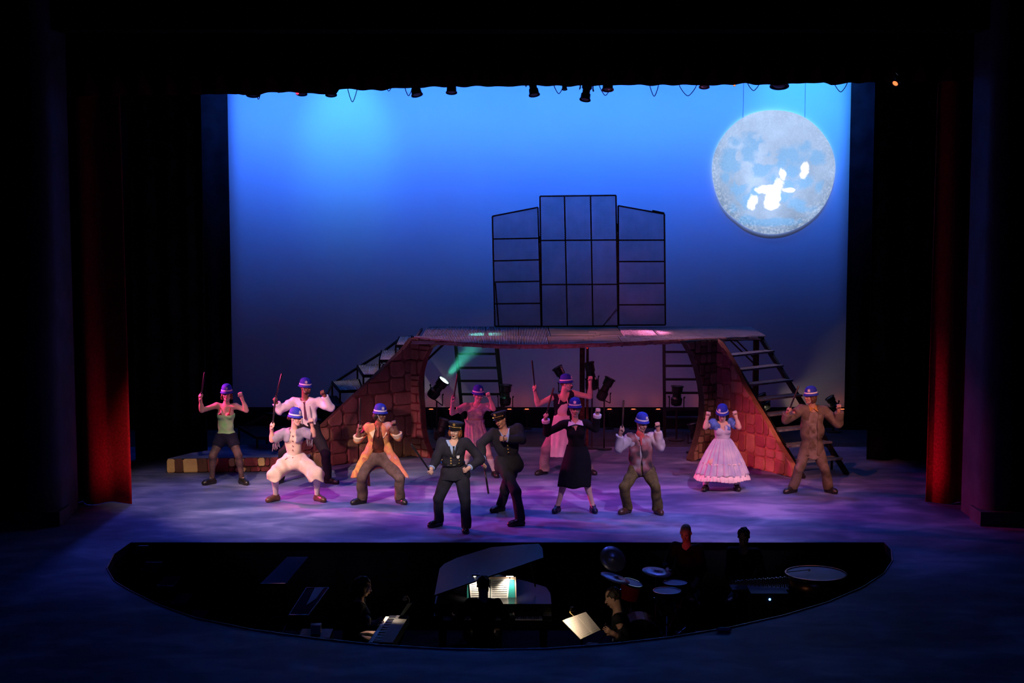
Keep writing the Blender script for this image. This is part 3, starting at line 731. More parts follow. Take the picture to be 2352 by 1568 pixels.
def vpost(px, Y, w_, z1, mm, name='post', px2=None):
    a = ony(px, 900, Y); m = MB(); m.bar((a[0], Y, 0), ((ony(px2, 900, Y)[0] if px2 else a[0]), Y, z1), w_, w_); return m.build(name, mm, deck)
vpost(970, 30.0, .085, ZD - .09, M_blackpaint); vpost(1735, 31.0, .11, ZD - .09, M_steelbrown); vpost(1337, 30.6, .10, ZD - .09, M_steelbrown); vpost(1349, 30.62, .05, ZD - .09, M_steelbrown)
MB().bar(ony(969, 838, 30.0), ony(1020, 789, 30.0), .045).build('brace', M_blackpaint, deck)
MB().bar(ony(1678, 782, 31.0), ony(1733, 836, 31.0), .03).build('brace', M_steelbrown, deck); MB().bar(ony(1692, 782, 31.0), ony(1736, 826, 31.0), .03).build('brace', M_steelbrown, deck)
# ladders holding up the back of the platform
def ladder(l0, l1, r0, r1, rungs, Y, label, wl=.07, wr=.09):
    P = lambda q: ony(q[0], q[1], Y); ext = lambda a, b: (a[0] + (b[0] - a[0]) * (1 / (b[2] - a[2]) * (0 - a[2])), Y, 0.0)
    La, Lb, Ra, Rb = P(l0), P(l1), P(r0), P(r1); L0 = ext(La, Lb); R0 = ext(Ra, Rb)
    t = thing('support_ladder', label, 'ladder', L0)
    MB().bar(L0, La, wl).build('rail', M_blackpaint, t); MB().bar(R0, Ra, wr).build('rail', M_blackpaint, t)
    for y in rungs:
        z = ony(1200, y, Y)[2]; f = (z - L0[2]) / (La[2] - L0[2]); xl_ = L0[0] + (La[0] - L0[0]) * f; xr_ = R0[0] + (Ra[0] - R0[0]) * f
        MB().bar((xl_, Y, z), (xr_, Y, z), .05, .045).build('rung', M_blackpaint, t)
ladder((1045.5, 778), (1059, 924), (1139, 778), (1152, 905), [812.5, 844.5, 874.5, 905, 940], 31.7, 'dark ladder frame under the platform behind the green lamp beam')
ladder((1525, 778), (1526, 924), (1622, 778), (1622, 924), [808, 840, 871, 902, 940], 31.7, 'dark ladder frame under the platform just inside the right stone pier', .06, .06)

# ------------------------------------------------------------ tall mesh screens on the platform
YF = Yb - .12
def seg_clip(p, d, poly):
    t0, t1 = -1e9, 1e9; n = len(poly)
    ar = sum(poly[i][0] * poly[(i + 1) % n][1] - poly[(i + 1) % n][0] * poly[i][1] for i in range(n)); s = 1 if ar > 0 else -1
    for i in range(n):
        a, b = poly[i], poly[(i + 1) % n]; nx_, ny_ = -(b[1] - a[1]) * s, (b[0] - a[0]) * s
        num = (p[0] - a[0]) * nx_ + (p[1] - a[1]) * ny_; den = d[0] * nx_ + d[1] * ny_
        if abs(den) < 1e-9:
            if num < 0: return None
            continue
        t = -num / den
        if den > 0: t0 = max(t0, t)
        else: t1 = min(t1, t)
    return (t0, t1) if t1 > t0 + .004 else None
Z6 = lambda x, y: ony(1080 + x / 3.92, 420 + y / 3.92, YF)
def screen(corners, bars, label, extra=(), thick=()):
    C4 = [Z6(*c) for c in corners]; poly = [(p[0], p[2]) for p in C4]
    t = thing('mesh_screen', label, 'screen', ((C4[2][0] + C4[3][0]) / 2, YF, ZD))
    m = MB()
    for i in range(4): m.bar(C4[i], C4[(i + 1) % 4], .032, .032, up=(0, 1, 0))
    m.build('frame', M_steelbrown, t)
    for a, b in bars: MB().bar(Z6(*a), Z6(*b), .030, .022, up=(0, 1, 0)).build('crossbar' if abs(a[1] - b[1]) < abs(a[0] - b[0]) else 'upright', M_steelbrown, t)
    for a, b in extra: MB().bar(Z6(*a) + np.array([0, .03, 0]), Z6(*b) + np.array([0, .03, 0]), .035, .03, up=(0, 1, 0)).build('brace', M_steelbrown, t)
    mesh_ = MB(); pitch = .030; x0 = min(p[0] for p in poly); x1 = max(p[0] for p in poly); z0 = min(p[1] for p in poly); z1 = max(p[1] for p in poly)
    for s in (1, -1):
        d = np.array([1.0, 1.55 * s]); ln = math.hypot(*d); d = d / ln; st = pitch * 1.55
        lo_ = z0 - 1.55 * (x1 - x0) if s > 0 else z0; hi_ = z1 if s > 0 else z1 + 1.55 * (x1 - x0)
        c = lo_
        while c < hi_:
            r = seg_clip((x0, c), d, poly)
            if r:
                a = (x0 + d[0] * r[0], YF + s * .004, c + d[1] * r[0]); b = (x0 + d[0] * r[1], YF + s * .004, c + d[1] * r[1]); mesh_.bar(a, b, .0075, .0075, up=(0, 1, 0))
            c += st
    mesh_.build('expanded_metal', mat('expanded_metal', (.52, .40, .46), .6, metal=.2, var=.4, scale=1.5), t, kind='stuff')
    return t
screen([(200,300),(610,220),(640,1290),(222,1290)], [((207,505),(616,497)),((213,702),(621,692)),((216,892),(627,885)),((219,1088),(633,1083)),((226,900),(256,1290))], 'mesh screen with a sloping top, nearest the green lamp beam, standing on the platform')
screen([(628,120),(1312,112),(1332,1287),(645,1292)], [((848,118),(875,1290)),((1083,116),(1105,1288)),((634,518),(1318,513)),((640,915),(1325,913))], 'tallest mesh screen, square-topped, in the middle of the three on the platform', extra=[((1320,1140),(1196,1290))])
screen([(1332,205),(1748,280),(1757,1278),(1336,1280)], [((1334,515),(1750,514)),((1334,708),(1752,707)),((1335,905),(1754,902)),((1335,1097),(1755,1096))], 'mesh screen with a sloping top, nearest the moon, standing on the platform', extra=[((1640,250),(1748,272))])
for a_, b_, w_ in ((Z6(612, 540), Z6(640, 480), 'green-beam side and middle'), (Z6(1312, 440), Z6(1338, 365), 'middle and moon-side')):
    tag(MB().box(tuple(a_ - np.array([0, .03, 0])), tuple(b_ + np.array([0, .03, 0]))).build('screen_clamp', M_blackpaint, origin=(a_ + b_) / 2), 'black clamp joining the ' + w_ + ' mesh screens', 'clamp')

# ------------------------------------------------------------ winding stair up to the platform, left
RA = lambda x, y: (700 + x / 4.481, 730 + y / 4.481); R1 = lambda x, y: (360 + x / 4.3545, 820 + y / 4.3545)
ws = thing('winding_stair', 'winding stair of grated treads climbing behind the brown stone wall', 'stairs', tuple(onz(800, 1010)))
TR = [([RA(975,190), RA(1105,180), RA(1075,275), RA(935,275)], 2.04), ([RA(790,330), RA(985,325), RA(905,428), RA(768,428)], 1.79), ([RA(540,485), RA(812,470), RA(765,580), RA(602,582)], 1.53),
      ([RA(280,650), RA(557,628), RA(600,735), RA(362,742)], 1.27), ([RA(205,800), RA(320,800), RA(400,890), RA(330,908)], 1.02), ([R1(1095,555), R1(1480,562), R1(1650,628), R1(1330,606)], .76), ([R1(820,690), R1(1300,690), R1(1420,800), R1(1000,792)], .50)]
for q, z in TR:
    P = [onz(x, y, z) for x, y in q]
    m = MB()
    for i in range(4): m.bar(P[i] - np.array([0, 0, .03]), P[(i + 1) % 4] - np.array([0, 0, .03]), .03, .06)
    m.build('tread_frame', M_steel, ws)
    m = MB(); W = max(np.linalg.norm(P[1] - P[0]), np.linalg.norm(P[2] - P[3])); k = int(W / .036)
    for i in range(k + 1):
        t = i / k; m.bar(P[0] * (1 - t) + P[1] * t - np.array([0, 0, .012]), P[3] * (1 - t) + P[2] * t - np.array([0, 0, .012]), .015, .024)
    for s in (.12, .5, .88):
        m.bar(P[0] * (1 - s) + P[3] * s - np.array([0, 0, .02]), P[1] * (1 - s) + P[2] * s - np.array([0, 0, .02]), .008, .016)
    m.build('tread', M_grate if z > 1.2 else M_steel, ws, kind='stuff')
    for p in (P[2], P[3], P[0]):
        MB().bar((p[0], p[1] + .03, 0.0), (p[0], p[1] + .03, z - .06), .035).build('leg', M_steel, ws)
for i in range(len(TR) - 1):
    a = onz(*TR[i][0][0], TR[i][1]) - np.array([0, 0, .06]); b = onz(*TR[i + 1][0][0], TR[i + 1][1]) - np.array([0, 0, .06]); MB().bar(a, b, .03, .05).build('stringer', M_steel, ws)

# ------------------------------------------------------------ open straight stairs, right
st = thing('open_stair', 'straight open stairs with dark treads beyond the terracotta wall', 'stairs', tuple(onz(1895, 1093)))
N0, F0 = onz(1846, 1099), onz(1946, 1090); N1, F1 = onz(1656, 785, ZD - .06), onz(1747, 775, ZD - .06)
MB().bar(F0, F1, .05, .10).build('stringer', M_steel, st); MB().bar(N0, N1, .05, .10).build('stringer', M_steel, st)
dirs = nrm((N0 - N1) * np.array([1, 1, 0])) 
M_tread = mat('blue_grey_tread', (.22, .24, .30), .65, var=.3, scale=9, bump=.003)
for i in range(1, 9):
    t = i / 9.0; a = N1 + (N0 - N1) * t; b = F1 + (F0 - F1) * t; b = b + (b - a) * .03
    w2 = .14
    m = MB(); poly = [a - dirs * w2, b - dirs * w2, b + dirs * w2, a + dirs * w2]; m.prism([p + np.array([0, 0, -.005]) for p in poly], (0, 0, .035)); m.build('tread', M_tread, st)
p = F1 + (F0 - F1) * .82
MB().bar((p[0] + .03, p[1], 0), (p[0] + .03, p[1], p[2] - .05), .04).build('leg', M_steel, st)

# ------------------------------------------------------------ theatre lanterns
M_lens = mat('lantern_lens', (.15, .17, .2), .15, spec=.6)
M_can = mat('black_lantern', (.018, .018, .02), .4, var=.3, spec=.4)
def lantern(rear, frontp, Y, rpx, label, lit=None, hang=False, group=None, Y2=None, base=True):
    a = ony(*rear, Y); b = ony(*frontp, Y2 or Y); d = nrm(b - a); L = np.linalg.norm(b - a); r = rpx / FP * Y
    s = nrm(np.cross(d, (0, 1, 0) if abs(d[1]) < .8 else (0, 0, 1))); u = np.cross(s, d); ax = (s, u, d)
    t = thing('stage_lantern', label, 'stage light', tuple(a), group=group)
    MB().lathe([(.25*r, -.02), (.72*r, 0), (.86*r, .10*L), (.9*r, .34*L), (.68*r, .42*L), (.64*r, .62*L), (.82*r, .66*L), (.86*r, .93*L), (1.0*r, .95*L), (1.0*r, L), (.82*r, L), (.80*r, .95*L)], a, ax, n=20, capb=False).build('barrel', M_can, t, smooth=False)
    lens = MB().lathe([(.8 * r, .95 * L), (.55 * r, .985 * L), (.2 * r, L)], a, ax, n=20).build('lens', lit or M_lens, t, smooth=True)
    c = a + d * L * .42
    yk = MB()
    y1 = c + s * r * 1.12; y2 = c - s * r * 1.12; top = np.array([0, 0, 1.0]) * (r * 1.7 if hang else -r * 1.7) 
    yk.bar(y1, y1 + top, .02, .02); yk.bar(y2, y2 + top, .02, .02); yk.bar(y1 + top, y2 + top, .02, .02); yk.build('yoke', M_can, t)
    mid = (y1 + y2) / 2 + top
    if hang: MB().bar(mid, (mid[0], 26.6, 7.49) if 24.3 < Y else (mid[0], mid[1], 7.62), .03).build('clamp', M_can, t)
    elif base: 
        m = MB().bar(mid, (mid[0], mid[1], 0.02), .03); m.lathe([(.16, 0), (.16, .02), (.05, .03)], (mid[0], mid[1], 0), n=16); m.build('stand', M_can, t)
    for k in (0, 1): MB().tube([c + (s if k else -s) * r * 1.1, c + (s if k else -s) * r * 1.3], .02, 8).build('knob', M_can, t)
    return t, a, b, d
G_lens = mat('lit_green_white_lens', (.8, 1, .95), .3, emis=(.75, 1.0, 1.0), es=14)
t_, a_, b_, d_ = lantern((990, 911), (1020.5, 872.5), 30.3, 15.5, 'black lantern under the platform with a glaring white lens and green beam', lit=G_lens, Y2=30.22)
bt = onz(1112, 766, ZD)
spot('green_lamp', tuple(b_ + nrm(bt - b_) * .05), tuple(bt), 4200, (.12, 1.0, .72), 27, .9, .06)
# visible beam: thin theatrical haze in the path of this lamp
dd = nrm(bt - b_); s_ = nrm(np.cross(dd, (0, 1, 0))); u_ = np.cross(s_, dd); Lb_ = (ZD - .1 - b_[2]) / dd[2]
hz_ = MB().lathe([(.11, .03), (.11 + .17 * Lb_, Lb_)], b_, (s_, u_, dd), n=24).build('beam_haze', None)
vm = bpy.data.materials.new('stage_haze'); vm.use_nodes = True; nt = vm.node_tree; nt.nodes.clear(); vs = nt.nodes.new('ShaderNodeVolumeScatter'); vs.inputs['Density'].default_value = .018; vs.inputs['Color'].default_value = (.7, 1, .9, 1); vs.inputs['Anisotropy'].default_value = 0.0
vo = nt.nodes.new('ShaderNodeOutputMaterial'); nt.links.new(vs.outputs[0], vo.inputs['Volume']); hz_.data.materials.append(vm); hz_['kind'] = 'stuff'; hz_['label'] = 'soft green shaft of haze above the lit lantern'; hz_['category'] = 'haze'
lantern((1160, 930), (1162, 883), 31.2, 15, 'black lantern pointing up in front of the left support ladder')
lantern((1308, 893), (1279, 843), 30.9, 13, 'black lantern tilted behind the head of the man in the white apron')
lantern((1366, 893), (1352, 832), 30.3, 13, 'black lantern pointing straight up beside the centre post, edges lit red')
lantern((1378, 917), (1402, 868), 30.2, 13.5, 'black tilted lantern right of the centre post against the backdrop')
lantern((1553, 930), (1556, 886), 31.3, 15, 'black lantern with a peaked hood in front of the right support ladder')
lantern((1006, 1010), (1022, 962), 29.6, 14, 'dark lantern on the floor behind the smiling policewoman')
lantern((1598, 1008), (1590, 972), 29.8, 13, 'dark lantern on the floor behind the stone pier and the girl in the full dress')
lantern((1762, 935), (1748, 905), 32.4, 12, 'low black lantern seen between the treads of the open stairs')
lantern((1922, 940), (1905, 912), 32.4, 12, 'low black lantern at the far foot of the backdrop beside the patched man')
rp = ony(1352, 826, 30.3)
q_ = ony(1349, 826, 30.50); spot('red_lamp', tuple(q_), (q_[0], 30.60, ZD - .1), 700, (1, .04, .03), 16, .5, .015)
pk = onz(1462, 762, ZD)
spot('pink_lamp', (pk[0] - .1, pk[1] + .55, .75), (pk[0] + .05, pk[1] - .05, ZD), 3600, (1.0, .25, .55), 44, .8, .06)
spot('backdrop_warm_light', (5.3, 32.2, .4), (7.0, CYC, .9), 9, (1, .85, .55), 60, .3, .05)
# low black platform upstage
p0, p1 = onz(1528, 985), onz(1662, 985)
bp_ = thing('black_platform', 'low black platform upstage between the pier and the backdrop', 'platform', (p0[0], p0[1], 0))
zz = .26
MB().box((p0[0], p0[1], 0), (p1[0], p0[1] + 1.0, zz - .03)).build('body', M_blackpaint, bp_); MB().box((p0[0] - .02, p0[1] - .02, zz - .03), (p1[0] + .02, p0[1] + 1.02, zz)).build('top', mat('scuffed_black_top', (.04, .05, .07), .5, var=.4, scale=5), bp_)
# ------------------------------------------------------------ rig above: lanterns and cable loops peeping below the border
YR = 26.6
mr = MB().tube([(-7, YR, 7.5), (8, YR, 7.5)], .025, 8)
for x_ in (-6, -2, 2, 6.5): mr.bar((x_, YR, 7.5), (x_, YR, 9.85), .012)
tag(mr.build('lighting_pipe', M_steel), 'long black lighting pipe hidden above the border cloth', 'pipe')
kk = 0
for (x0, x1, yb, tilt) in [(565,598,219,0),(681,706,217,0),(747,774,219,0),(941,968,219,6),(1024,1050,213.5,0),(1212,1238,219,4),(1333,1359,230,-4),(1382,1410,207,0),(1290,1303,206,0),(1605,1630,201,0),(1768,1812,199,0)]:
    cx = (x0 + x1) / 2
    lantern((cx - tilt, yb - 42), (cx + tilt * .6, yb), YR, (x1 - x0) / 2, 'black hanging lantern silhouetted under the border, ' + ['first', 'second', 'third', 'fourth', 'fifth', 'sixth', 'seventh and lowest', 'ninth', 'eighth and smallest', 'tenth', 'last and broadest'][kk] + ' from the left', hang=True, group='hanging lanterns above the stage', Y2=YR - .1); kk += 1
whr = ['above the left corner of the backdrop', 'deepest, over the cyan patch', 'shallow one beside the fourth lantern', 'beside the fourth hanging lantern', 'just after the sixth hanging lantern', 'double one under the eighth lantern', 'narrow one left of the moon', 'widest one just left of the moon', 'directly above the moon', 'at the backdrop corner beyond the moon']
for i, (x0, x1, yb) in enumerate([(584,603,228),(796,823,234),(883,903,209),(927,950,220),(1270,1297,215),(1374,1407,219),(1491,1514,221),(1557,1603,220),(1716,1746,208),(1915,1947,211)]):
    pts = []
    for k in range(13):
        t = k / 12; xx = x0 + (x1 - x0) * (t + .06 * math.sin(t * 6.28)); dep = 1 - (2 * t - 1) ** 2; pts.append(ony(xx, 188 + (yb - 188) * dep ** .8, YR))
    pts = [np.array([pts[0][0], YR, 7.49])] + pts + [np.array([pts[-1][0], YR, 7.49])]; c = MB().tube(pts, .007, 6).build('cable_loop', M_blackpaint, smooth=True, origin=pts[0]); tag(c, 'thin black cable loop hanging below the border, ' + whr[i], 'cable', 'cable loops under the border')
o_l = mat('orange_gel_lens', (1, .4, .1), .3, emis=(1.0, .22, .06), es=1.6)
t_, a_, b_, d_ = lantern((2066, 178), (2056, 192), 24.05, 8, 'small lantern glowing orange above the right red curtain', lit=o_l, hang=True, Y2=23.95)
lantern((640, 199), (640, 211), 26.5, 2.6, 'tiny amber work lamp under the border near the left of the backdrop', lit=o_l, hang=True, Y2=25.4)
lantern((684, 203), (683, 214), 26.5, 4, 'small red-glowing lamp under the border beside the second lantern', lit=mat('red_gel_lens', (1, .1, .1), .3, emis=(1.0, .03, .08), es=3), hang=True, Y2=25.2)
lantern((1688, 186), (1687, 196), 26.5, 3, 'tiny amber work lamp under the border left of the moon', lit=o_l, hang=True, Y2=25.4)
# ============================================================ PEOPLE
UP = np.array([0, 0, 1.0])
SK_P = mat('fair_skin', (.62, .38, .30), .55, var=.05, scale=20, spec=.35); SK_B = mat('brown_skin', (.20, .095, .06), .5, var=.06, scale=20, spec=.4)
SK_T = mat('tan_skin', (.42, .24, .17), .5, var=.05, scale=20, spec=.35)
M_eye = mat('eye_white', (.52, .50, .50), .3); M_pup = mat('pupil', (.02, .015, .01), .2); M_lip = mat('lipstick', (.45, .06, .07), .4); M_lipm = mat('lip_skin', (.38, .16, .13), .5); M_lipd = mat('dark_lip', (.16, .06, .05), .5)
M_brow = mat('dark_brow', (.04, .025, .02), .8)
H_dark = mat('dark_hair', (.025, .016, .012), .6, var=.4, scale=30, bump=.004, bscale=80); H_red = mat('auburn_hair', (.25, .075, .03), .6, var=.4, scale=30, bump=.004, bscale=80); H_brown = mat('brown_hair', (.09, .045, .025), .6, var=.4, scale=30, bump=.004, bscale=80)
M_hat = mat('royal_blue_felt', (.018, .035, .40), .7, var=.1, scale=20, spec=.3); M_hatband = mat('white_band', (.80, .80, .80), .6); M_silver = mat('silver_badge', (.85, .85, .88), .35, metal=.3); M_gold = mat('gold_badge', (.85, .55, .16), .3, metal=.6)
M_cap = mat('navy_cap_cloth', (.012, .013, .022), .7, var=.2, scale=20); M_gloss = mat('black_patent', (.01, .01, .012), .18, spec=.6)
M_baton = mat('black_baton', (.014, .012, .012), .3, spec=.6, var=.2); M_batonbr = mat('brown_baton', (.07, .035, .025), .35, spec=.5, var=.3)
M_shoe = mat('black_leather', (.014, .012, .012), .35, spec=.5, var=.2); M_shoebr = mat('brown_leather', (.07, .03, .02), .4, spec=.5, var=.2)
def frame(yaw, pitch=0, roll=0):
    """head axes: side (picture right), forward, up. yaw 0 looks at the audience, + to picture right"""
    y = math.radians(yaw); f = np.array([math.sin(y), -math.cos(y), 0.0]); s = np.array([math.cos(y), math.sin(y), 0.0]); u = UP.copy()
    p = math.radians(pitch); f2 = f * math.cos(p) - u * math.sin(p); u2 = u * math.cos(p) + f * math.sin(p)
    r = math.radians(roll); s2 = s * math.cos(r) + u2 * math.sin(r); u3 = u2 * math.cos(r) - s * math.sin(r)
    return s2, f2, u3
def wrinkle(amp=.004, f=30, seed=0.0, vert=1.0):
    a = np.array([1.0, .7, .25], np.float32) * f; b = np.array([-.5, .9, .8], np.float32) * f * .8; c = np.array([.3, -.2, 1.0], np.float32) * f * .7
    return lambda P: (1.5 * amp * (np.sin(P @ a + seed + 1.5 * np.sin(P @ c)) + .7 * np.sin(P @ b + 2 * seed))).astype(np.float32)
class Fig:
    def __init__(s, label, T, J, dy=None, yaw=0, pitch=0, roll=0, skin=SK_P, bulk=1.0, sex='f', sc=1.0, legs=True, world=False, lift=None, name='person', headk=1.0):
        s.sc = sc; s.bulk = bulk; s.sex = sex; s.skin = skin; dy = dy or {}; s.hk = headk
        D = dict(chin=-.05, neck=0, shl=0, shr=0, ell=-.06, elr=-.06, hal=-.14, har=-.14, wa=.02, hpl=.05, hpr=.05, knl=-.14, knr=-.14); D.update(dy)
        if world: s.j = {k: np.array(v, float) for k, v in J.items()}; s.base = np.array(world, float)
        else:
            s.j = {}; tl = {}
            for sd in 'lr':
                t = onz(*T(*J['to' + sd]), (lift or {}).get(sd, 0.0) + .012); s.j['to' + sd] = t; tl[sd] = t
                ay = t[1] + D.get('an' + sd, .10); a = ony(*T(*J['an' + sd]), ay); a[2] = .095 + (lift or {}).get(sd, 0.0) * 1.3; s.j['an' + sd] = a
            s.Y0 = (s.j['anl'][1] + s.j['anr'][1]) / 2 + D.get('root', 0.0)
            for k, v in J.items():
                if k[:2] in ('to', 'an'): continue
                y = s.Y0 + D.get(k, 0.0)
                if k[:2] == 'kn': y = (s.Y0 + s.j['an' + k[2]][1]) / 2 + D[k]
                s.j[k] = ony(*T(*v), y)
            s.base = np.array([(s.j['anl'][0] + s.j['anr'][0]) / 2, s.Y0, 0.0])
        s.root = thing(name, label, 'person', tuple(s.base))
        s.org = s.base; j = s.j
        s.hs, s.hf, s.hu = frame(yaw, pitch, roll)
        s.hc = j['chin'] + s.hu * .118 * s.hk - s.hf * .055
        s.side = nrm(nrm(j['shr'] - j['shl']) + nrm((j['hpr'] - j['hpl']) * [1, 1, 0])); s.pel = (j['hpl'] + j['hpr']) / 2
        s.su = nrm(j['neck'] - s.pel); s.fw = nrm(np.cross(s.side, s.su)); s.side = np.cross(s.su, s.fw)
        s.ax = (s.side, s.fw, s.su)
        s.wr = {}
        for sd in 'lr':
            d = nrm(j['ha' + sd] - j['el' + sd]); s.wr[sd] = j['ha' + sd] - d * .055
    # --- primitives
    def torso(s, inf=0.0, k=.05):
        j, b = s.j, s.bulk; ch = j['neck'] * .5 + j['wa'] * .5; n = j['neck']
        P = [Ell(s.pel + s.su * .02, ((.152 + inf / b) * b, (.105 + inf / b) * b, .125 + inf), s.ax, k), Ell(j['wa'], ((.118 if s.sex == 'f' else .132) * b + inf, .088 * b + inf, .14 + inf), s.ax, k),
             Ell(ch + s.su * .01, ((.135 if s.sex == 'f' else .155) * b + inf, .098 * b + inf, .165 + inf), s.ax, k),
             Cap(n - s.su * .05, j['shl'] - s.su * .005, .058 + inf, .052 * b ** .5 + inf, k), Cap(n - s.su * .05, j['shr'] - s.su * .005, .058 + inf, .052 * b ** .5 + inf, k)]
        if s.sex == 'f':
            for q in (-1, 1): P.append(Ell(ch + s.fw * .075 * b + s.side * q * .068 + s.su * .015, (.058 + inf * .6, .05 + inf * .6, .055 + inf * .6), s.ax, .025))
        return P
    def arm(s, sd, inf=0.0, k=.02, upto=2.0, flare=0.0):
        j, b = s.j, s.bulk ** .7; m = 1.0 if s.sex == 'f' else 1.12
        sh, el, wr = j['sh' + sd], j['el' + sd], s.wr[sd]; P = []
        e1 = sh + (el - sh) * min(upto, 1.0); ru = .047 * b * m; r1 = .038 * b * m; f1 = min(upto, 1.0)
        P.append(Cap(sh, e1, ru + inf, ru + (r1 - ru) * f1 + inf + (flare if upto <= 1 else 0), .03))
        if upto > 1:
            t = upto - 1; e2 = el + (wr - el) * t; r2 = .0255 * m
            P.append(Cap(el, e2, r1 * .98 + inf, r1 + (r2 - r1) * t + inf + flare, k))
            if inf == 0: P.append(Ell(el + (wr - el) * .28, (.04 * b * m, .04 * b * m, .07), _axz(wr - el), .03))
        return P
    def leg(s, sd, inf=0.0, k=.03, upto=2.0, flare=0.0):
        j, b = s.j, s.bulk ** .8; hp, kn, an = j['hp' + sd], j['kn' + sd], j['an' + sd]; P = []
        q = -1 if sd == 'l' else 1; hp = hp - s.side * q * .012
        e1 = hp + (kn - hp) * min(1, upto); f1 = min(1, upto); r0 = .088 * b; r1 = .055 * b
        P.append(Cap(hp, e1, r0 + inf, r0 + (r1 - r0) * f1 + inf + (flare if upto <= 1 else 0), .045))
        if upto > 1:
            t = upto - 1; e2 = kn + (an - kn) * t; r2 = .036
            P.append(Cap(kn, e2, r1 * .97 + inf, r1 + (r2 - r1) * t + inf + flare, k))
            if inf < .012: P.append(Ell(kn + (an - kn) * .3 + np.array([0, .018, 0]), (.052 * b + inf, .052 * b + inf, .11), _axz(an - kn), .03))
        return P
    def foot(s, sd, inf=0.0):
        an, to = s.j['an' + sd], s.j['to' + sd]; d = nrm((to - an) * [1, 1, 0]); z = to[2]
        heel = an - d * .03; heel = np.array([heel[0], heel[1], max(an[2] - .055, z + .018)])
        L = max(.13, min(.20, np.linalg.norm((to - an)[:2]) + .03)); ball = np.array([an[0] + d[0] * L * .8, an[1] + d[1] * L * .8, z + .028]); tip = np.array([an[0] + d[0] * L, an[1] + d[1] * L, z + .024])
        return [Cap(an, heel, .036 + inf, .035 + inf, .02), Cap(heel, ball, .034 + inf, .038 + inf, .02), Cap(an, ball, .033 + inf, .03 + inf, .03), Cap(ball, tip, .038 + inf, .030 + inf, .02)]
    def fist(s, sd, grip=None, openh=False):
        """grip: direction of the held stick; palm with four curled fingers and a thumb"""
        j = s.j; wr = s.wr[sd]; d = nrm(j['ha' + sd] - wr) if grip is None or not isinstance(grip, tuple) else nrm(j['ha' + sd] - wr)
        if grip is None: a = np.array([0, 0, 1.0]) if abs(d[2]) < .7 else s.side * (1 if sd == 'r' else -1)
        else: a = np.array(grip, float)
        a = nrm(a - d * np.dot(a, d) * .85) if grip is not None else nrm(a - d * np.dot(a, d))
        n = nrm(np.cross(a, d))
        # palm faces the audience side / inwards
        inward = -s.side * (1 if sd == 'r' else -1) + np.array([0, -.9, 0])
        if np.dot(n, inward) < 0: n = -n
        F = lambda u, v, w_: wr + d * u + n * v + a * w_
        P = [Cap(wr - d * .02, wr + d * .01, .0265, .027, .02), Cap(F(.01, 0, -.006), F(.078, -.004, -.022), .021, .0155, .018, flat=n, f=1.25), Cap(F(.01, 0, .006), F(.080, -.004, .022), .021, .0155, .018, flat=n, f=1.25), Cap(F(.03, 0, 0), F(.080, -.004, 0), .024, .017, .014, flat=n, f=1.3)]
        if openh:
            for i, (o_, L) in enumerate(((-.030, .062), (-.010, .075), (.010, .070), (.029, .055))):
                P += [Cap(F(.080, -.002, o_), F(.080 + L * .5, .006, o_ * 1.15), .0095, .009, .004), Cap(F(.080 + L * .5, .006, o_ * 1.15), F(.08 + L * .95, .024, o_ * 1.2), .009, .0075, .004)]
            P += [Cap(F(.022, .006, -.026), F(.055, .016, -.052), .0125, .0105, .012), Cap(F(.055, .016, -.052), F(.080, .026, -.056), .0105, .009, .004)]
        else:
            for i, (o_, L) in enumerate(((-.030, .95), (-.010, 1.05), (.010, 1.0), (.029, .85))):
                P += [Cap(F(.080, -.004, o_), F(.088, .030 * L, o_), .0102, .0100, .0035), Cap(F(.088, .030 * L, o_), F(.064, .050 * L, o_), .0100, .0095, .0035), Cap(F(.064, .050 * L, o_), F(.042, .038 * L, o_), .0092, .0085, .0035)]
            P += [Cap(F(.020, .008, -.026), F(.046, .036, -.040), .0135, .0110, .012), Cap(F(.046, .036, -.040), F(.066, .058, -.018), .0110, .0095, .0035)]
        s.gripc = F(.062, .022, 0); s.gripa = a
        return P
    def headp(s):
        c, S, F, U = s.hc, s.hs, s.hf, s.hu; q = lambda a, b, e: c + S * a * s.hk + F * b * s.hk + U * e * s.hk; ax = (S, F, U); K = s.hk
        fm = .96 if s.sex == 'f' else 1.04
        P = [Ell(q(0, -.014, .036), (.074 * K, .094 * K, .086 * K), ax, .02), Ell(q(0, .016, -.032), (.061 * fm * K, .070 * K, .082 * K), ax, .03), Ell(q(0, .052, -.094), (.026 * fm * K, .026 * K, .020 * K), ax, .025),
             Cap(q(-.045 * fm, .0, -.06), q(-.012, .058, -.098), .018, .016, .02), Cap(q(.045 * fm, .0, -.06), q(.012, .058, -.098), .018, .016, .02),
             Cap(q(-.042, .072, .022), q(.042, .072, .022), .013, .013, .02), Ell(q(-.036, .062, -.032), (.020, .020, .022), ax, .02), Ell(q(.036, .062, -.032), (.020, .020, .022), ax, .02),
             Ell(q(-.031, .098, .0), (.017, .015, .012), ax, .012, neg=True), Ell(q(.031, .098, .0), (.017, .015, .012), ax, .012, neg=True),
             Cap(q(0, .084, .012), q(0, .108, -.030), .008, .0125, .010), Ell(q(-.013, .094, -.034), (.009, .010, .008), ax, .006), Ell(q(.013, .094, -.034), (.009, .010, .008), ax, .006),
             Ell(q(0, .084, -.062), (.024, .014, .012), ax, .008),
             Ell(q(-.079, -.006, -.008), (.008, .020, .031), ax, .006), Ell(q(.079, -.006, -.008), (.008, .020, .031), ax, .006)]
        nk = s.j['neck']
        P.append(Cap(nk - s.su * .03, q(0, -.022, -.055), (.056 if s.sex == 'f' else .062), (.050 if s.sex == 'f' else .057), .025))
        return P
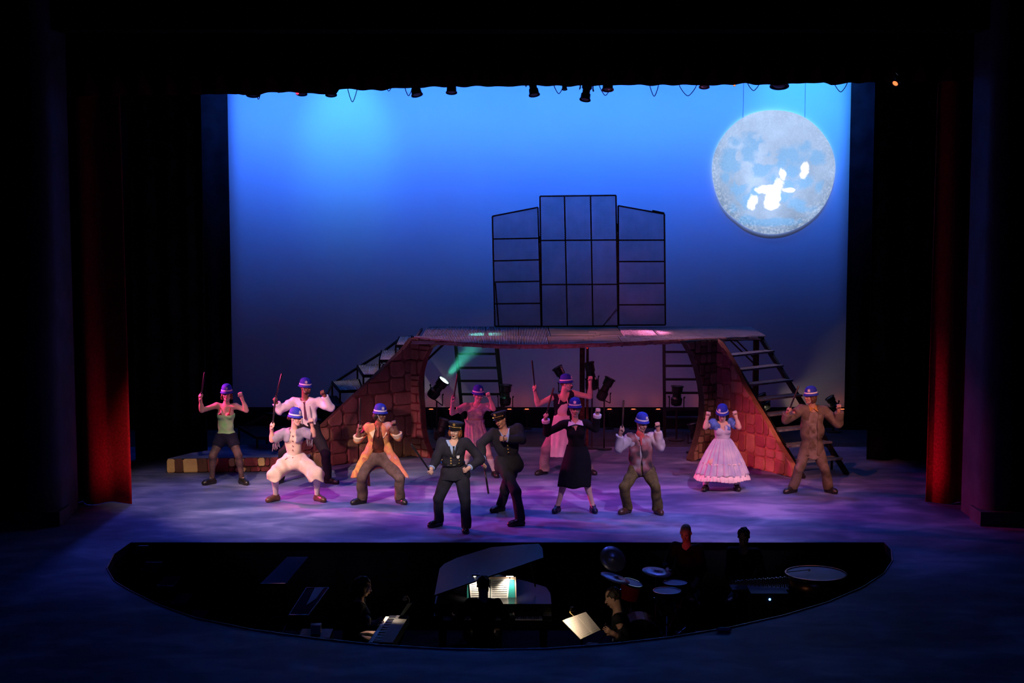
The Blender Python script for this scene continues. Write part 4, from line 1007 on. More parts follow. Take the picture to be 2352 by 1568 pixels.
    # --- objects
    def sdf(s, nm, groups, m, h=.009, post=None, parent=None, label=None):
        me = sdf_mesh(nm, groups, h, post, s.org); return link(nm, me, m, parent or s.root, label)
    def body(s, gl=None, gr=None, bare_feet=False, h=.0075, openl=False, openr=False, legs=True, feet=True):
        P = s.torso() + s.arm('l') + s.arm('r') + s.headp()
        if legs: P += s.leg('l') + s.leg('r')
        if legs and feet: P += s.foot('l') + s.foot('r')
        P += s.fist('l', gl, openl); s.gl = (s.gripc.copy(), s.gripa.copy()); P += s.fist('r', gr, openr); s.gr = (s.gripc.copy(), s.gripa.copy())
        b = s.sdf('body', [Grp(P)], s.skin, h); s.face(); return b
    def face(s, lips=None, brow=None):
        c, S, F, U, K = s.hc, s.hs, s.hf, s.hu, s.hk; q = lambda a, b, e: c + S * a * K + F * b * K + U * e * K; ax = (S, U, F)
        for x in (-.031, .031):
            e = MB().lathe([(.0005, -.010), (.007, -.007), (.0098, 0), (.0085, .0055), (.005, .0090), (.0003, .0104)], q(x, .0785, 0), ax, n=12).build('eye', M_eye, s.root, smooth=True)
            MB().lathe([(.0050, .0084), (.0048, .0102), (.0004, .0114)], q(x, .0785, 0), ax, n=10).build('iris', M_pup, e, smooth=True)
            MB().tube([q(x * .5, .0905, .020), q(x, .0945, .0275), q(x * 1.6, .080, .021)], [.0035, .0045, .0025], 6).build('eyebrow', M_brow, s.root, smooth=True)
        lm = lips or (M_lip if s.sex == 'f' else (M_lipd if s.skin is SK_B else M_lipm))
        MB().tube([q(-.023, .088, -.064), q(-.010, .0985, -.0605), q(0, .1000, -.0625), q(.010, .0985, -.0605), q(.023, .088, -.064)], [.002, .0045, .0042, .0045, .002], 8).build('mouth', lm, s.root, smooth=True)
    def mouth_open(s):
        c, S, F, U, K = s.hc, s.hs, s.hf, s.hu, s.hk; q = lambda a, b, e: c + S * a * K + F * b * K + U * e * K
        MB().lathe([(.0005, 0), (.014, .002), (.017, .0)], q(0, .096, -.070), (S, U, F), n=14, sy=.75).build('open_mouth', M_pup, s.root, smooth=True)
    def garment(s, nm, m, groups, h=.010, wr=(.0035, 28), seed=1.0, label=None, parent=None): return s.sdf(nm, groups, m, h, wrinkle(wr[0], wr[1], seed) if wr else None, parent, label)
    def neckcut(s, dn=.0, tilt=.5):
        n = (s.j['neck']).astype(np.float32); su = s.su.astype(np.float32); fw = s.fw.astype(np.float32); sd = s.side.astype(np.float32); w_ = .072 + max(0, dn) * .9
        def cut(P):
            q = P - n; a = q @ sd; b = q @ fw; h = q @ su
            rad = np.sqrt((a / w_) ** 2 + (b / (.075 + .03 * (b > 0))) ** 2) * w_
            return np.minimum(w_ - rad, h + dn + tilt * np.maximum(b, 0) * 1.1 + .012).astype(np.float32)
        return cut
    def top(s, nm, m, inf=.016, sleeve=2.0, hem=None, cuff=0.004, vneck=.02, extra=(), cuts=(), sinf=None, arms='lr', **kw):
        hem = s.pel - s.su * .02 if hem is None else hem
        G = [Grp(s.torso(inf) + list(extra), [s.neckcut(vneck), (hem, -s.su)] + list(cuts))]
        for a in arms:
            if sleeve > 0:
                P = s.arm(a, sinf if sinf is not None else inf, upto=sleeve, flare=cuff); e = P[-1]
                if sleeve > 1: e = P[1]
                G.append(Grp(P[:2], [endcut(e.b - nrm(e.b - e.a) * .01, e.b - e.a)] + list(cuts)))
        return s.garment(nm, m, G, **kw)
    def trousers(s, m, inf=.016, upto=2.0, flare=.012, waist=None, nm='trousers', **kw):
        w = s.pel + s.su * .13 if waist is None else waist; G = [Grp([Ell(s.pel + s.su * .02, (.152 * s.bulk + inf, .105 * s.bulk + inf, .14), s.ax, .05), Ell(s.pel + s.su * .12, (.125 * s.bulk + inf, .09 * s.bulk + inf, .12), s.ax, .05)] + s.leg('l', inf, upto=upto, flare=flare) + s.leg('r', inf, upto=upto, flare=flare), [(w, s.su), lambda P: (s.j['anl'][2] + .0 - .035 - P[:, 2]).astype(np.float32)])]
        return s.garment(nm, m, G, **kw)
    def shoes(s, m, inf=.008, nm='shoe', heel=False, h=.007):
        for sd in 'lr':
            P = s.foot(sd, inf); z0 = s.j['to' + sd][2] - .010; an = s.j['an' + sd]
            o = s.sdf(nm, [Grp(P, [lambda Q, z0=z0: (z0 - Q[:, 2]).astype(np.float32), (an + UP * .02, UP)])], m, h)
    def helmet(s, m=M_hat, az=0, tilt=0):
        c, S, F, U = s.hc, s.hs, s.hf, s.hu; t = math.radians(tilt); U2 = nrm(U * math.cos(t) - F * math.sin(t)); F2 = nrm(np.cross(U2, S)) ; F2 = F2 if np.dot(F2, F) > 0 else -F2
        o = c + U * .052 * s.hk - F * .008; ax = (S, F2, U2); K = s.hk
        hm = MB().lathe([(.084*K, -.004), (.110*K, -.024), (.114*K, -.028), (.116*K, -.024), (.112*K, -.014), (.098*K, .006), (.094*K, .030), (.091*K, .062), (.081*K, .094), (.061*K, .118), (.033*K, .131), (.002, .135)], o, ax, 1.0, 1.20, n=32, capa=False).build('helmet', m, s.root, smooth=True)
        MB().lathe([(.094*K, .010), (.1000*K, .011), (.0985*K, .031), (.092*K, .032)], o, ax, 1.0, 1.20, n=32, capa=False, capb=False).build('band', M_hatband, hm)
        # star badge
        a = math.radians(az); bd = S * math.sin(a) + F2 * math.cos(a); bs = S * math.cos(a) - F2 * math.sin(a); bc = o + bd * (.0935 * K * (1 + .20 * math.cos(a) ** 2)) + U2 * .066; tl = nrm(U2 * .97 - bd * .22); bo = nrm(bd + U2 * .2)
        star = []
        for k in range(12):
            an_ = 2 * math.pi * k / 12; r = .032 if k % 2 == 0 else .016; star.append(bc + bs * r * math.sin(an_) + tl * r * math.cos(an_) * 1.1)
        MB().prism(star, bo * .006).build('badge', M_silver, hm)
        # chin strap
        q = lambda a_, b, e: c + S * a_ * K + F * b * K + U * e * K
        pts = [q(-.088, .018, .045), q(-.080, .022, .0), q(-.064, .030, -.055), q(-.030, .055, -.105), q(0, .066, -.121), q(.030, .055, -.105), q(.064, .030, -.055), q(.080, .022, 0), q(.088, .018, .045)]
        MB().tube(pts, .0045, 6).build('chin_strap', M_hatband, hm, smooth=True)
        return hm
    def cap(s, az=0):
        c, S, F, U = s.hc, s.hs, s.hf, s.hu; o = c + U * .052 * s.hk - F * .008; K = s.hk; t = .10; U2 = nrm(U + F * -.10); F2 = nrm(np.cross(U2, S)); F2 = F2 if np.dot(F2, F) > 0 else -F2; ax = (S, F2, U2)
        hm = MB().lathe([(.086*K, -.012), (.090*K, -.014), (.092*K, .022), (.110*K, .048), (.124*K, .062), (.122*K, .074), (.10*K, .086), (.05*K, .090), (.002, .090)], o, ax, 1.0, 1.14, n=32, capa=False).build('peaked_cap', M_cap, s.root, smooth=True)
        V = []; n = 13; m = MB()
        for k in range(n):
            a = math.pi * (k / (n - 1)) ; x = math.cos(a); y = math.sin(a); inn = o + S * x * .089 * K + F2 * y * .100 * K + U2 * -.008; out = o + S * x * .095 * K + F2 * (y * .158 * K) + U2 * (-.012 - .024 * y); V += [inn, out, out - U2 * .004, inn - U2 * .004]
        m.add(V, [(4 * i + k, 4 * i + 4 + k, 4 * i + 4 + (k + 1) % 4, 4 * i + (k + 1) % 4) for i in range(n - 1) for k in range(4)] + [(0, 1, 2, 3), tuple(4 * (n - 1) + k for k in (3, 2, 1, 0))]); m.build('visor', M_gloss, hm)
        MB().tube([o + S * x * .094 * K + F2 * math.sqrt(max(0, 1 - x * x)) * .108 * K + U2 * .004 for x in np.linspace(-.95, .95, 9)], .004, 6).build('cap_braid', M_gold, hm)
        for x in (-.9, .9): MB().tube([o + S * x * .094 * K + F2 * .048 + U2 * .004, o + S * x * .106 * K + F2 * .055 + U2 * .004], .009, 8).build('cap_button', M_gold, hm)
        bc = o + F2 * .127 * K + U2 * .045; sh = [(0, -.026), (.018, -.012), (.020, .012), (.012, .018), (0, .026), (-.012, .018), (-.020, .012), (-.018, -.012)]
        MB().prism([bc + S * a + nrm(U2 + F2 * .5) * b for a, b in sh], F2 * .006).build('cap_badge', M_gold, hm)
        return hm
    def hair(s, m, style='short', h=.008):
        c, S, F, U, K = s.hc, s.hs, s.hf, s.hu, s.hk; q = lambda a, b, e: c + S * a * K + F * b * K + U * e * K; ax = (S, F, U)
        P = [Ell(q(0, -.022, .036), (.084 * K, .098 * K, .092 * K), ax, .02)]
        cut = [lambda Q: (((Q - q(0, .045, .0)) @ F.astype(np.float32)) - np.clip(((Q - c) @ U.astype(np.float32)) - .02, 0, .08) * .6).astype(np.float32)]
        low = -.045
        if style == 'bob': P += [Ell(q(-.075, -.01, -.045), (.032, .055, .060), ax, .03), Ell(q(.075, -.01, -.045), (.032, .055, .060), ax, .03), Ell(q(0, -.065, -.045), (.075, .045, .065), ax, .03)]; low = -.12
        if style == 'long': P += [Ell(q(-.075, -.01, -.055), (.035, .055, .08), ax, .03), Ell(q(.075, -.01, -.055), (.035, .055, .08), ax, .03), Cap(q(0, -.07, 0), q(0, -.085, -.15), .085, .06, .03)]; low = -.3
        if style == 'afro': P += [Ell(q(0, -.05, -.02), (.115, .075, .085), ax, .03)]; low = -.12
        if style == 'bun': P += [Ell(q(0, -.125, .0), (.045, .045, .045), ax, .02)]; low = -.06
        if style == 'shortback': low = -.07
        cut.append((q(0, 0, low), -U))
        return s.sdf('hair', [Grp(P, cut)], m, h, wrinkle(.003, 90, 2.0))
    def collar(s, m, label=None, spread=.07, drop=.06, nm='collar', out=0.0):
        n = s.j['neck'] + s.su * .018; f = s.fw
        mb = MB()
        for q in (-1, 1):
            a = n + s.side * q * .058 - f * .02 + s.su * .012; b = n + f * (.070 + out) - s.su * .03; c1 = n + s.side * q * spread + f * (.088 + out) - s.su * drop; d = n + s.side * q * (.092 + out * .5) + f * (.035 + out * .5) - s.su * (.014 - out * .6)
            mb.prism([a, b, c1, d], f * .008 + s.su * .004)
        return mb.build(nm, m, s.root, label=label)
    def tie(s, m, L=.22, off=0.0):
        n = s.j['neck'] + s.fw * (.098 * s.bulk + off * .4) - s.su * .025; e = s.j['neck'] + s.fw * (.118 * s.bulk + .012 + off) - s.su * (L); S = s.side
        mb = MB().prism([n - S * .014, n + S * .014, n + S * .010 - s.su * .03, n - S * .010 - s.su * .03], s.fw * .014); k = n - s.su * .03
        mb.prism([k - S * .010, k + S * .010, e + S * .024, e - s.su * .025, e - S * .024], s.fw * .01); return mb.build('tie', m, s.root)
    def onfront(s, u, v, r, m, nm='button', n=10, off=.0, d=.006, poly=None):
        """a small disc on the chest: u sideways, v up from the waist"""
        p0 = s.j['wa'] + s.side * u + s.su * v; bw = .104 * s.bulk + off
        p = p0 + s.fw * (bw * math.sqrt(max(.05, 1 - (u / .19) ** 2)))
        nn = nrm(s.fw + s.side * u * 3)
        if poly: return MB().prism([p + s.side * a + s.su * b for a, b in poly], nn * d).build(nm, m, s.root)
        return MB().lathe([(r, 0), (r, d * .6), (r * .6, d)], p, (s.side, s.su, nn), n=n).build(nm, m, s.root)
def endcut(p, d, R=.15):
    p = np.array(p, np.float32); d = np.array(nrm(d), np.float32)
    return lambda P: np.minimum((P - p) @ d, R - np.sqrt(((P - p) ** 2).sum(1))).astype(np.float32)
def _axz(d):
    d = nrm(d); a = nrm(np.cross(d, (0.3, 1, .1))); return (a, np.cross(d, a), d)
def baton(fig, side, T, tip, label, m=M_baton, dytip=None, L=None, below=.05):
    c, a = fig.gl if side == 'l' else fig.gr
    t = T if isinstance(T, np.ndarray) else ony(*T(*tip), c[1] + (dytip or 0))
    d = nrm(t - c); Lg = np.linalg.norm(t - c); s0 = c - d * below
    ax = _axz(d)
    root = thing('baton', label, 'truncheon', tuple(s0), group=None)
    MB().lathe([(.010, 0), (.0145, .004), (.0145, .11), (.0155, .115), (.0155, .122), (.0125, .128)], s0, ax, n=14).build('grip', m, root, smooth=True)
    MB().lathe([(.0125, .126), (.0150, Lg * .6), (.0155, Lg + below - .012), (.010, Lg + below)], s0, ax, n=14).build('shaft', m, root, smooth=True)
    return root
T1 = lambda x, y: (360 + x / 4.3545, 820 + y / 4.3545)
T2 = lambda x, y: (600 + x / 4.6111, 840 + y / 4.6111)
T3 = lambda x, y: (920 + x / 3.92, 840 + y / 3.92)
T4 = lambda x, y: (1180 + x / 3.8237, 800 + y / 3.8237)
T5 = lambda x, y: (1540 + x / 4.9, 840 + y / 4.9)
T6 = lambda x, y: (380 + x / 5.88, 900 + y / 5.88)
def skirt(fig, T, rings, m, nm='skirt', pleats=18, amp=.012, Y=None, nseg=None, seed=0, thick=.006, label=None, depth=.8, ampj=.3, parent=None):
    """rings: (centre x, y, half width) in the zoomed photograph, top to bottom; open pleated tube with thickness"""
    Y = fig.Y0 + .03 if Y is None else Y; n = nseg or max(96, pleats * 10); rnd = np.random.RandomState(seed); phs = rnd.rand(4) * 6
    R = []
    for cx, cy, hw in rings:
        c = ony(*T(cx, cy), Y); e = ony(*T(cx + hw, cy), Y); R.append((c, e[0] - c[0]))
    # refine
    Rf = []
    for i in range(len(R) - 1):
        for t in np.linspace(0, 1, 6, endpoint=False): Rf.append((R[i][0] * (1 - t) + R[i + 1][0] * t, R[i][1] * (1 - t) + R[i + 1][1] * t))
    Rf.append(R[-1]); out = []; inn = []
    for i, (c, hw) in enumerate(Rf):
        t = i / (len(Rf) - 1); a = np.linspace(0, 2 * np.pi, n, endpoint=False)
        w_ = 1 + (amp * t ** .7 / hw) * (np.sin(a * pleats + .6 * np.sin(a * 3 + phs[0])) + ampj * np.sin(a * pleats * .37 + phs[1]) + ampj * np.sin(a * pleats * 1.9 + phs[2]))
        zz = .012 * t * np.sin(a * 5 + phs[3])
        for lst, dr in ((out, 0), (inn, thick)):
            lst.append(np.stack([c[0] + (hw * w_ - dr) * np.cos(a), c[1] - (hw * depth * w_ - dr) * np.sin(a), c[2] + zz], -1))
    V = np.concatenate(out + inn); L = len(Rf); Q = []
    i = np.arange(n)
    for k in range(L - 1):
        a = k * n; Q.append(np.stack([a + i, a + n + i, a + n + (i + 1) % n, a + (i + 1) % n], -1)); b = a + L * n; Q.append(np.stack([b + i, b + (i + 1) % n, b + n + (i + 1) % n, b + n + i], -1))
    a = (L - 1) * n; b = a + L * n; Q.append(np.stack([a + i, b + i, b + (i + 1) % n, a + (i + 1) % n], -1))
    return link(nm, fastmesh(nm, V - fig.org, np.concatenate(Q)), m, parent or fig.root, label)

def patch(name, cols, scale=4.0, rough=.85, edge=None):
    """cloth made of differently dyed patches"""
    m = bpy.data.materials.new(name); m.use_nodes = True; nt = m.node_tree; b = nt.nodes['Principled BSDF']; b.inputs['Roughness'].default_value = rough; b.inputs['Specular IOR Level'].default_value = .15
    tc = nt.nodes.new('ShaderNodeTexCoord'); n = nt.nodes.new('ShaderNodeTexNoise'); n.inputs['Scale'].default_value = scale; n.inputs['Detail'].default_value = 2; r = nt.nodes.new('ShaderNodeValToRGB')
    cr = r.color_ramp
    while len(cr.elements) < len(cols): cr.elements.new(.5)
    k = len(cols)
    for i, c in enumerate(cols): cr.elements[i].position = .30 + .40 * i / max(1, k - 1); cr.elements[i].color = (*c, 1)
    nt.links.new(tc.outputs['Object'], n.inputs['Vector']); nt.links.new(n.outputs['Fac'], r.inputs[0]); nt.links.new(r.outputs[0], b.inputs['Base Color']); return m
def cloth(nm, c, var=.12, sc=10, **k): return mat(nm, c, .85, var=var, scale=sc, spec=.12, **k)

# ---- woman in green camisole
f = Fig('woman in pale green camisole, black shorts and torn stockings, both fists raised', T1, dict(chin=(700,438), neck=(692,478), shl=(600,482), shr=(788,488), ell=(450,532), elr=(896,532), hal=(434,392), har=(840,372), wa=(690,690), hpl=(640,800), hpr=(752,800), knl=(560,985), knr=(818,985), anl=(555,1195), anr=(852,1195), tol=(488,1272), tor=(892,1272)), yaw=8, pitch=-4, skin=SK_P, bulk=1.1)
f.body(gl=(.1, -.1, 1)); f.face()
M_green = cloth('pale_green_satin', (.24, .62, .22), color2=(.40, .58, .34)); M_maroon = cloth('maroon_lace', (.34, .03, .05)); M_navy = cloth('black_shorts_cloth', (.012, .012, .03))
ch = f.j['neck'] * .5 + f.j['wa'] * .5
f.garment('camisole', M_green, [Grp(f.torso(.012), [(ch + f.su * .035, f.su), (f.pel + f.su * .045, -f.su - f.fw * .25)])], wr=(.002, 40))
f.garment('lace_trim', M_maroon, [Grp(f.torso(.010), [lambda P: ((P - ch.astype(np.float32)) @ f.su.astype(np.float32) - .075 + np.abs(np.abs((P - ch.astype(np.float32)) @ f.side.astype(np.float32)) - .072) * 1.0).astype(np.float32), (ch + f.su * .030, -f.su), (ch + f.fw * .03, -f.fw)])], wr=None)
for q in (-1, 1): MB().tube([f.j['neck'] + f.side * q * .085 - f.su * .0 + f.fw * .02, f.j['neck'] + f.side * q * .088 - f.su * .06 + f.fw * .085, ch + f.side * q * .08 + f.fw * .115 + f.su * .05], .006, 6).build('strap', M_maroon, f.root)
f.trousers(M_navy, .014, upto=.34, flare=.01, waist=f.pel + f.su * .09, nm='shorts', wr=(.002, 30))
M_stock = mat('sheer_black_stocking', (.16, .09, .085), .6, color2=(.05, .035, .04), scale=7); M_black = M_black
for sd in 'lr':
    P = f.leg(sd, .0045); a, b = f.j['hp' + sd], f.j['kn' + sd]; cp = a + (b - a) * .52
    f.garment('stocking', M_stock, [Grp(P, [(cp, a - b), (f.j['an' + sd] - UP * .0, -UP)])], h=.008, wr=None)
    f.garment('stocking_top', M_navy, [Grp(f.leg(sd, .008)[:1], [(cp + nrm(a - b) * .012, a - b), (cp - nrm(a - b) * .012, b - a)])], h=.007, wr=None)
    q = -1 if sd == 'l' else 1
    MB().tube([a + (b - a) * .30 + f.fw * .092 + f.side * q * .02, cp + f.fw * .084 + f.side * q * .015], .005, 6).build('garter_strap', M_navy, f.root)
f.shoes(M_shoe, .014); f.hair(H_brown, 'bob'); f.helmet(az=0, tilt=-6)
baton(f, 'l', T1, (480, 150), 'black baton held up by the woman in the green camisole')

# ---- man in white shirt
f = Fig('tall man in white shirt, dark tie and suspenders, behind the woman in the shawl', T1, dict(chin=(1513,376), neck=(1482,425), shl=(1362,450), shr=(1612,445), ell=(1228,535), elr=(1735,505), hal=(1183,425), har=(1662,352), wa=(1510,600), hpl=(1455,715), hpr=(1575,715), knl=(1262,955), knr=(1690,965), anl=(1235,1185), anr=(1712,1190), tol=(1195,1262), tor=(1808,1264)), yaw=52, skin=SK_B, sex='m', bulk=1.12, dy={'knl': -.22})
f.body(gl=(.25, -.1, 1))
M_shirt = cloth('white_shirt_cotton', (.80, .79, .80), .04); M_bpants = cloth('black_trouser_wool', (.018, .016, .022))
f.top('shirt', M_shirt, .024, 1.93, hem=f.pel + f.su * .075, cuff=.006, sinf=.027, vneck=-.005, wr=(.005, 32)); f.collar(M_shirt); f.tie(mat('plum_tie', (.10, .02, .07), .6), .30, .022)
for q in (-1, 1): MB().tube([f.j['neck'] + f.side * q * .085 + f.su * .01, f.j['neck'] + f.side * q * .09 - f.su * .12 + f.fw * .140, f.j['wa'] + f.side * q * .08 + f.fw * .120, f.pel + f.side * q * .075 + f.su * .12 + f.fw * .128], .011, 6).build('suspender', mat('grey_elastic', (.35, .35, .38), .7), f.root)
f.trousers(M_bpants, .020, flare=.022, wr=(.004, 22)); f.shoes(M_shoe, .012); f.hair(H_dark, 'shortback'); f.helmet(az=-38, tilt=-4)
f.sdf('beard', [Grp([Ell(f.hc + f.hf * .03 - f.hu * .082, (.056, .062, .042), (f.hs, f.hf, f.hu), .01)], [(f.hc - f.hu * .062, f.hu)])], H_dark, .007)
baton(f, 'l', T1, (1252, 160), 'long thin dark baton held up by the man in the white shirt')

# ---- woman in fringed shawl and pale dress
f = Fig('woman in beige button-front dress and grey fringed shawl squatting wide, fists raised', T1, dict(chin=(1417,684), neck=(1372,735), shl=(1272,755), shr=(1470,750), ell=(1152,832), elr=(1570,782), hal=(1148,683), har=(1546,634), wa=(1370,905), hpl=(1320,1030), hpr=(1428,1030), knl=(1180,1175), knr=(1598,1180), anl=(1192,1372), anr=(1606,1372), tol=(1125,1442), tor=(1662,1442)), yaw=58, skin=SK_P, dy={'knl': -.22, 'knr': -.22})
f.body(gl=(.15, -.1, 1))
M_dress = cloth('beige_linen', (.62, .52, .40), .08); M_shawl = cloth('grey_shawl', (.24, .24, .30), .15); M_cream = cloth('cream_stocking', (.66, .58, .54), .05)
kl, kr = f.j['knl'], f.j['knr']; hl, hr = f.j['hpl'], f.j['hpr']
dn = -UP
skp = [Ell(f.pel, (.165, .13, .15), f.ax, .05), Cap(hl, kl, .125, .125, .06), Cap(hr, kr, .125, .125, .06), Cap(kl - UP * .0, kl - UP * .12 + f.side * -.01, .118, .125, .05), Cap(kr, kr - UP * .12 + f.side * .01, .118, .125, .05), Cap(f.pel - UP * .02, f.pel - UP * .05 + np.array([0, -.10, 0]), .13, .11, .06)]
zk = (kl[2] + kr[2]) / 2; midx = f.pel[0]
f.garment('skirt', M_dress, [Grp(skp, [lambda P: (zk - .115 + .05 * np.sin((P[:, 0] - midx) * 11) ** 2 - P[:, 2]).astype(np.float32)])], wr=(.006, 26), seed=3)
f.top('bodice', M_dress, .016, 0, hem=f.pel + f.su * .06, vneck=.035, wr=(.003, 30))
for k, y in enumerate((768, 820, 868, 912, 988, 1055)):
    f.onfront(0, (ony(*T1(1365, y), f.Y0)[2] - f.j["wa"][2]), .010, mat('brown_button', (.22, .10, .07), .5), off=.022 if y > 950 else .018)
for q in (-1, 1):
    MB().tube([f.pel + f.side * q * .10 + f.fw * .145 + f.su * .10, f.pel + f.side * q * .15 + f.fw * .150 + f.su * .015, f.pel + f.side * q * .17 + f.fw * .125 + f.su * .05], .006, 6).build('pocket_trim', M_dress, f.root, smooth=True)
cutf = lambda P, f=f: (.050 + .02 * 0 - np.abs((P - f.j['neck'].astype(np.float32)) @ f.side.astype(np.float32)) + np.minimum(0, (P - f.j['neck'].astype(np.float32)) @ f.fw.astype(np.float32)) * 3).astype(np.float32)
f.top('shawl', M_shawl, .026, .92, hem=f.j['neck'] * .45 + f.j['wa'] * .55, cuff=.025, sinf=.030, vneck=.01, cuts=[], wr=(.004, 30)) if False else None
G = [Grp(f.torso(.028), [f.neckcut(-.002), (f.j['neck'] * .42 + f.j['wa'] * .58, -f.su), cutf])]
for a in 'lr':
    P = f.arm(a, .034, upto=.9, flare=.02); G.append(Grp(P, [(P[-1].b, P[-1].b - P[-1].a)]))
f.garment('shawl', M_shawl, G, wr=(.004, 30)); 
for a, q in (('l', -1), ('r', 1)):
    m = MB(); sh, el = f.j['sh' + a], f.j['el' + a]; rnd = random.Random(4)
    for k in range(13):
        t = .35 + .55 * k / 12; p = sh + (el - sh) * t - UP * .065 + np.array([0, rnd.uniform(-.05, .03), 0]); m.tube([p, p + np.array([rnd.uniform(-.01, .01), -.01, -.06]), p + np.array([rnd.uniform(-.02, .02), 0, -rnd.uniform(.10, .14)])], .0035, 4)
    m.build('fringe', M_shawl, f.root, kind='stuff')
for sd in 'lr': f.garment('legging', M_cream, [Grp(f.leg(sd, .006)[1:], [(f.j['kn' + sd] + UP * .02, UP)])], h=.008, wr=None)
for a in 'l': d = nrm(f.wr[a] - f.j['el' + a]); MB().tube([f.wr[a] - d * .035, f.wr[a] - d * .005], .031, 12).build('wristband', M_navy, f.root, smooth=True)
f.shoes(M_shoebr, .012); f.hair(H_dark, 'bun'); f.helmet(az=-10, tilt=-6)
baton(f, 'l', T1, (1188, 402), 'thick black baton held up by the woman in the fringed shawl')

# ---- man in patchwork coat
f = Fig('man in long orange patchwork coat and dark trousers squatting before the stone wall', T2, dict(chin=(1290,594), neck=(1245,640), shl=(1140,645), shr=(1352,642), ell=(1025,775), elr=(1450,752), hal=(1034,650), har=(1408,602), wa=(1245,830), hpl=(1180,985), hpr=(1305,985), knl=(1060,1180), knr=(1462,1185), anl=(1072,1385), anr=(1462,1390), tol=(985,1462), tor=(1512,1460)), yaw=48, skin=SK_B, sex='m', dy={'knl': -.2, 'knr': -.2})
f.body(gl=(.04, -.1, 1))
M_coat = patch('orange_patchwork_coat', [(.62, .40, .40), (.70, .20, .12), (.75, .28, .12), (.78, .42, .12), (.55, .14, .10)], 5.5); M_cream2 = cloth('cream_lining', (.78, .62, .38)); M_dk = patch('dark_red_shirt', [(.02, .015, .015), (.05, .015, .012), (.20, .05, .03)], 4)
f.top('shirt', M_dk, .014, 0, vneck=.0, wr=(.002, 30)); f.trousers(cloth('brown_striped_wool', (.13, .085, .07), .2, 14), .028, flare=.022, wr=(.005, 22))
fl = f.pel + f.side * -.10; Tl = ony(*T2(990, 1180), f.Y0 - .10); Tr = ony(*T2(1515, 1180), f.Y0 - .10)
open_ = lambda P, f=f: np.where((P - f.j['wa'].astype(np.float32)) @ f.fw.astype(np.float32) > 0, (.045 + .09 * np.clip((f.j['neck'][2] - P[:, 2]) / .5, 0, 1.2)) - np.abs((P - f.j['wa'].astype(np.float32)) @ f.side.astype(np.float32)), -1).astype(np.float32)
G = [Grp(f.torso(.030), [f.neckcut(-.01), (f.pel, -f.su), open_]),
     Grp([Cap(f.j['wa'] - f.side * .115 + f.fw * .02, Tl, .07, .075, .03, flat=f.fw, f=1.3), Cap(f.pel - f.fw * .12, f.pel - f.fw * .16 - f.su * .28 - f.side * .13, .10, .13, .05, flat=f.fw, f=2)], [lambda P: (Tl[2] + .0 - P[:, 2] + .25 * (P[:, 0] - Tl[0])).astype(np.float32)]),
     Grp([Cap(f.j['wa'] + f.side * .115 + f.fw * .02, Tr, .07, .075, .03, flat=f.fw, f=1.3), Cap(f.pel - f.fw * .12, f.pel - f.fw * .16 - f.su * .28 + f.side * .13, .10, .13, .05, flat=f.fw, f=2)], [lambda P: (Tr[2] + .0 - P[:, 2] - .25 * (P[:, 0] - Tr[0])).astype(np.float32)])]
for a in 'lr':
    P = f.arm(a, .028, upto=1.28, flare=.008); G.append(Grp(P[:2], [endcut(P[1].b, P[1].b - P[1].a)]))
f.garment('coat', M_coat, G, wr=(.004, 26), seed=2)
for a in 'lr':
    P = f.arm(a, .034, upto=1.32, flare=.014)[1]; d = nrm(P.b - P.a); f.garment('cuff', M_cream2, [Grp([P], [(P.b, d), (P.b - d * .075, -d)])], h=.008, wr=None)
m = MB()
for q in (-1, 1):
    n = f.j['neck']; m.prism([n + f.side * q * .062 + f.su * .03, n + f.side * q * .05 + f.fw * .11 - f.su * .04, n + f.side * q * .085 + f.fw * .125 - f.su * .17, n + f.side * q * .145 + f.fw * .09 - f.su * .09, n + f.side * q * .11 + f.fw * .02 + f.su * .0], f.fw * .010)
m.build('lapel', M_cream2, f.root)
f.garment('scarf', cloth('rust_scarf', (.36, .10, .07)), [Grp([Cap(f.j['neck'] + f.su * .0, f.j['neck'] + f.su * .05, .075, .066, .01), Cap(f.j['neck'] + f.fw * .09, f.j['neck'] + f.fw * .12 - f.su * .13, .03, .022, .02)])], h=.008)
p = ony(*T2(1135, 1175), f.Y0 - .02); MB().prism([p + [-.025, 0, .05], p + [.02, 0, .05], p + [.028, .01, -.16], p + [-.015, .01, -.15]], (0, .01, 0)).build('coat_tail', M_coat, f.root)
f.shoes(M_shoe, .012); f.hair(H_dark, 'afro'); f.helmet(az=-20, tilt=-2)
baton(f, 'l', T2, (1045, 340), 'shiny black baton held upright by the man in the orange coat')

# ---- police woman
f = Fig('smiling policewoman in dark uniform and peaked cap, one hand on hip, front of stage', T3, dict(chin=(478,655), neck=(480,690), shl=(372,690), shr=(588,688), ell=(318,850), elr=(722,842), hal=(262,952), har=(592,935), wa=(470,855), hpl=(425,965), hpr=(555,965), knl=(345,1190), knr=(585,1215), anl=(342,1365), anr=(590,1450), tol=(278,1448), tor=(585,1502)), yaw=-12, pitch=2, roll=-6, skin=SK_P, bulk=1.22, dy={'hal': -.25, 'ell': -.1, 'har': -.16, 'elr': .05, 'knl': -.08, 'knr': -.05, 'root': 0.0})
f.body(gl=(-.5, -.2, .7)); 
M_uni = cloth('navy_uniform_wool', (.022, .022, .034), .15); M_lb = cloth('light_blue_shirt', (.30, .42, .72), .04)
f.top('shirt', M_lb, .010, 1.97, hem=f.j['wa'], cuff=.012, sinf=.014, vneck=-.012, wr=None); f.collar(M_lb, spread=.05, drop=.05); f.tie(mat('black_tie', (.01, .01, .012), .5), .17)
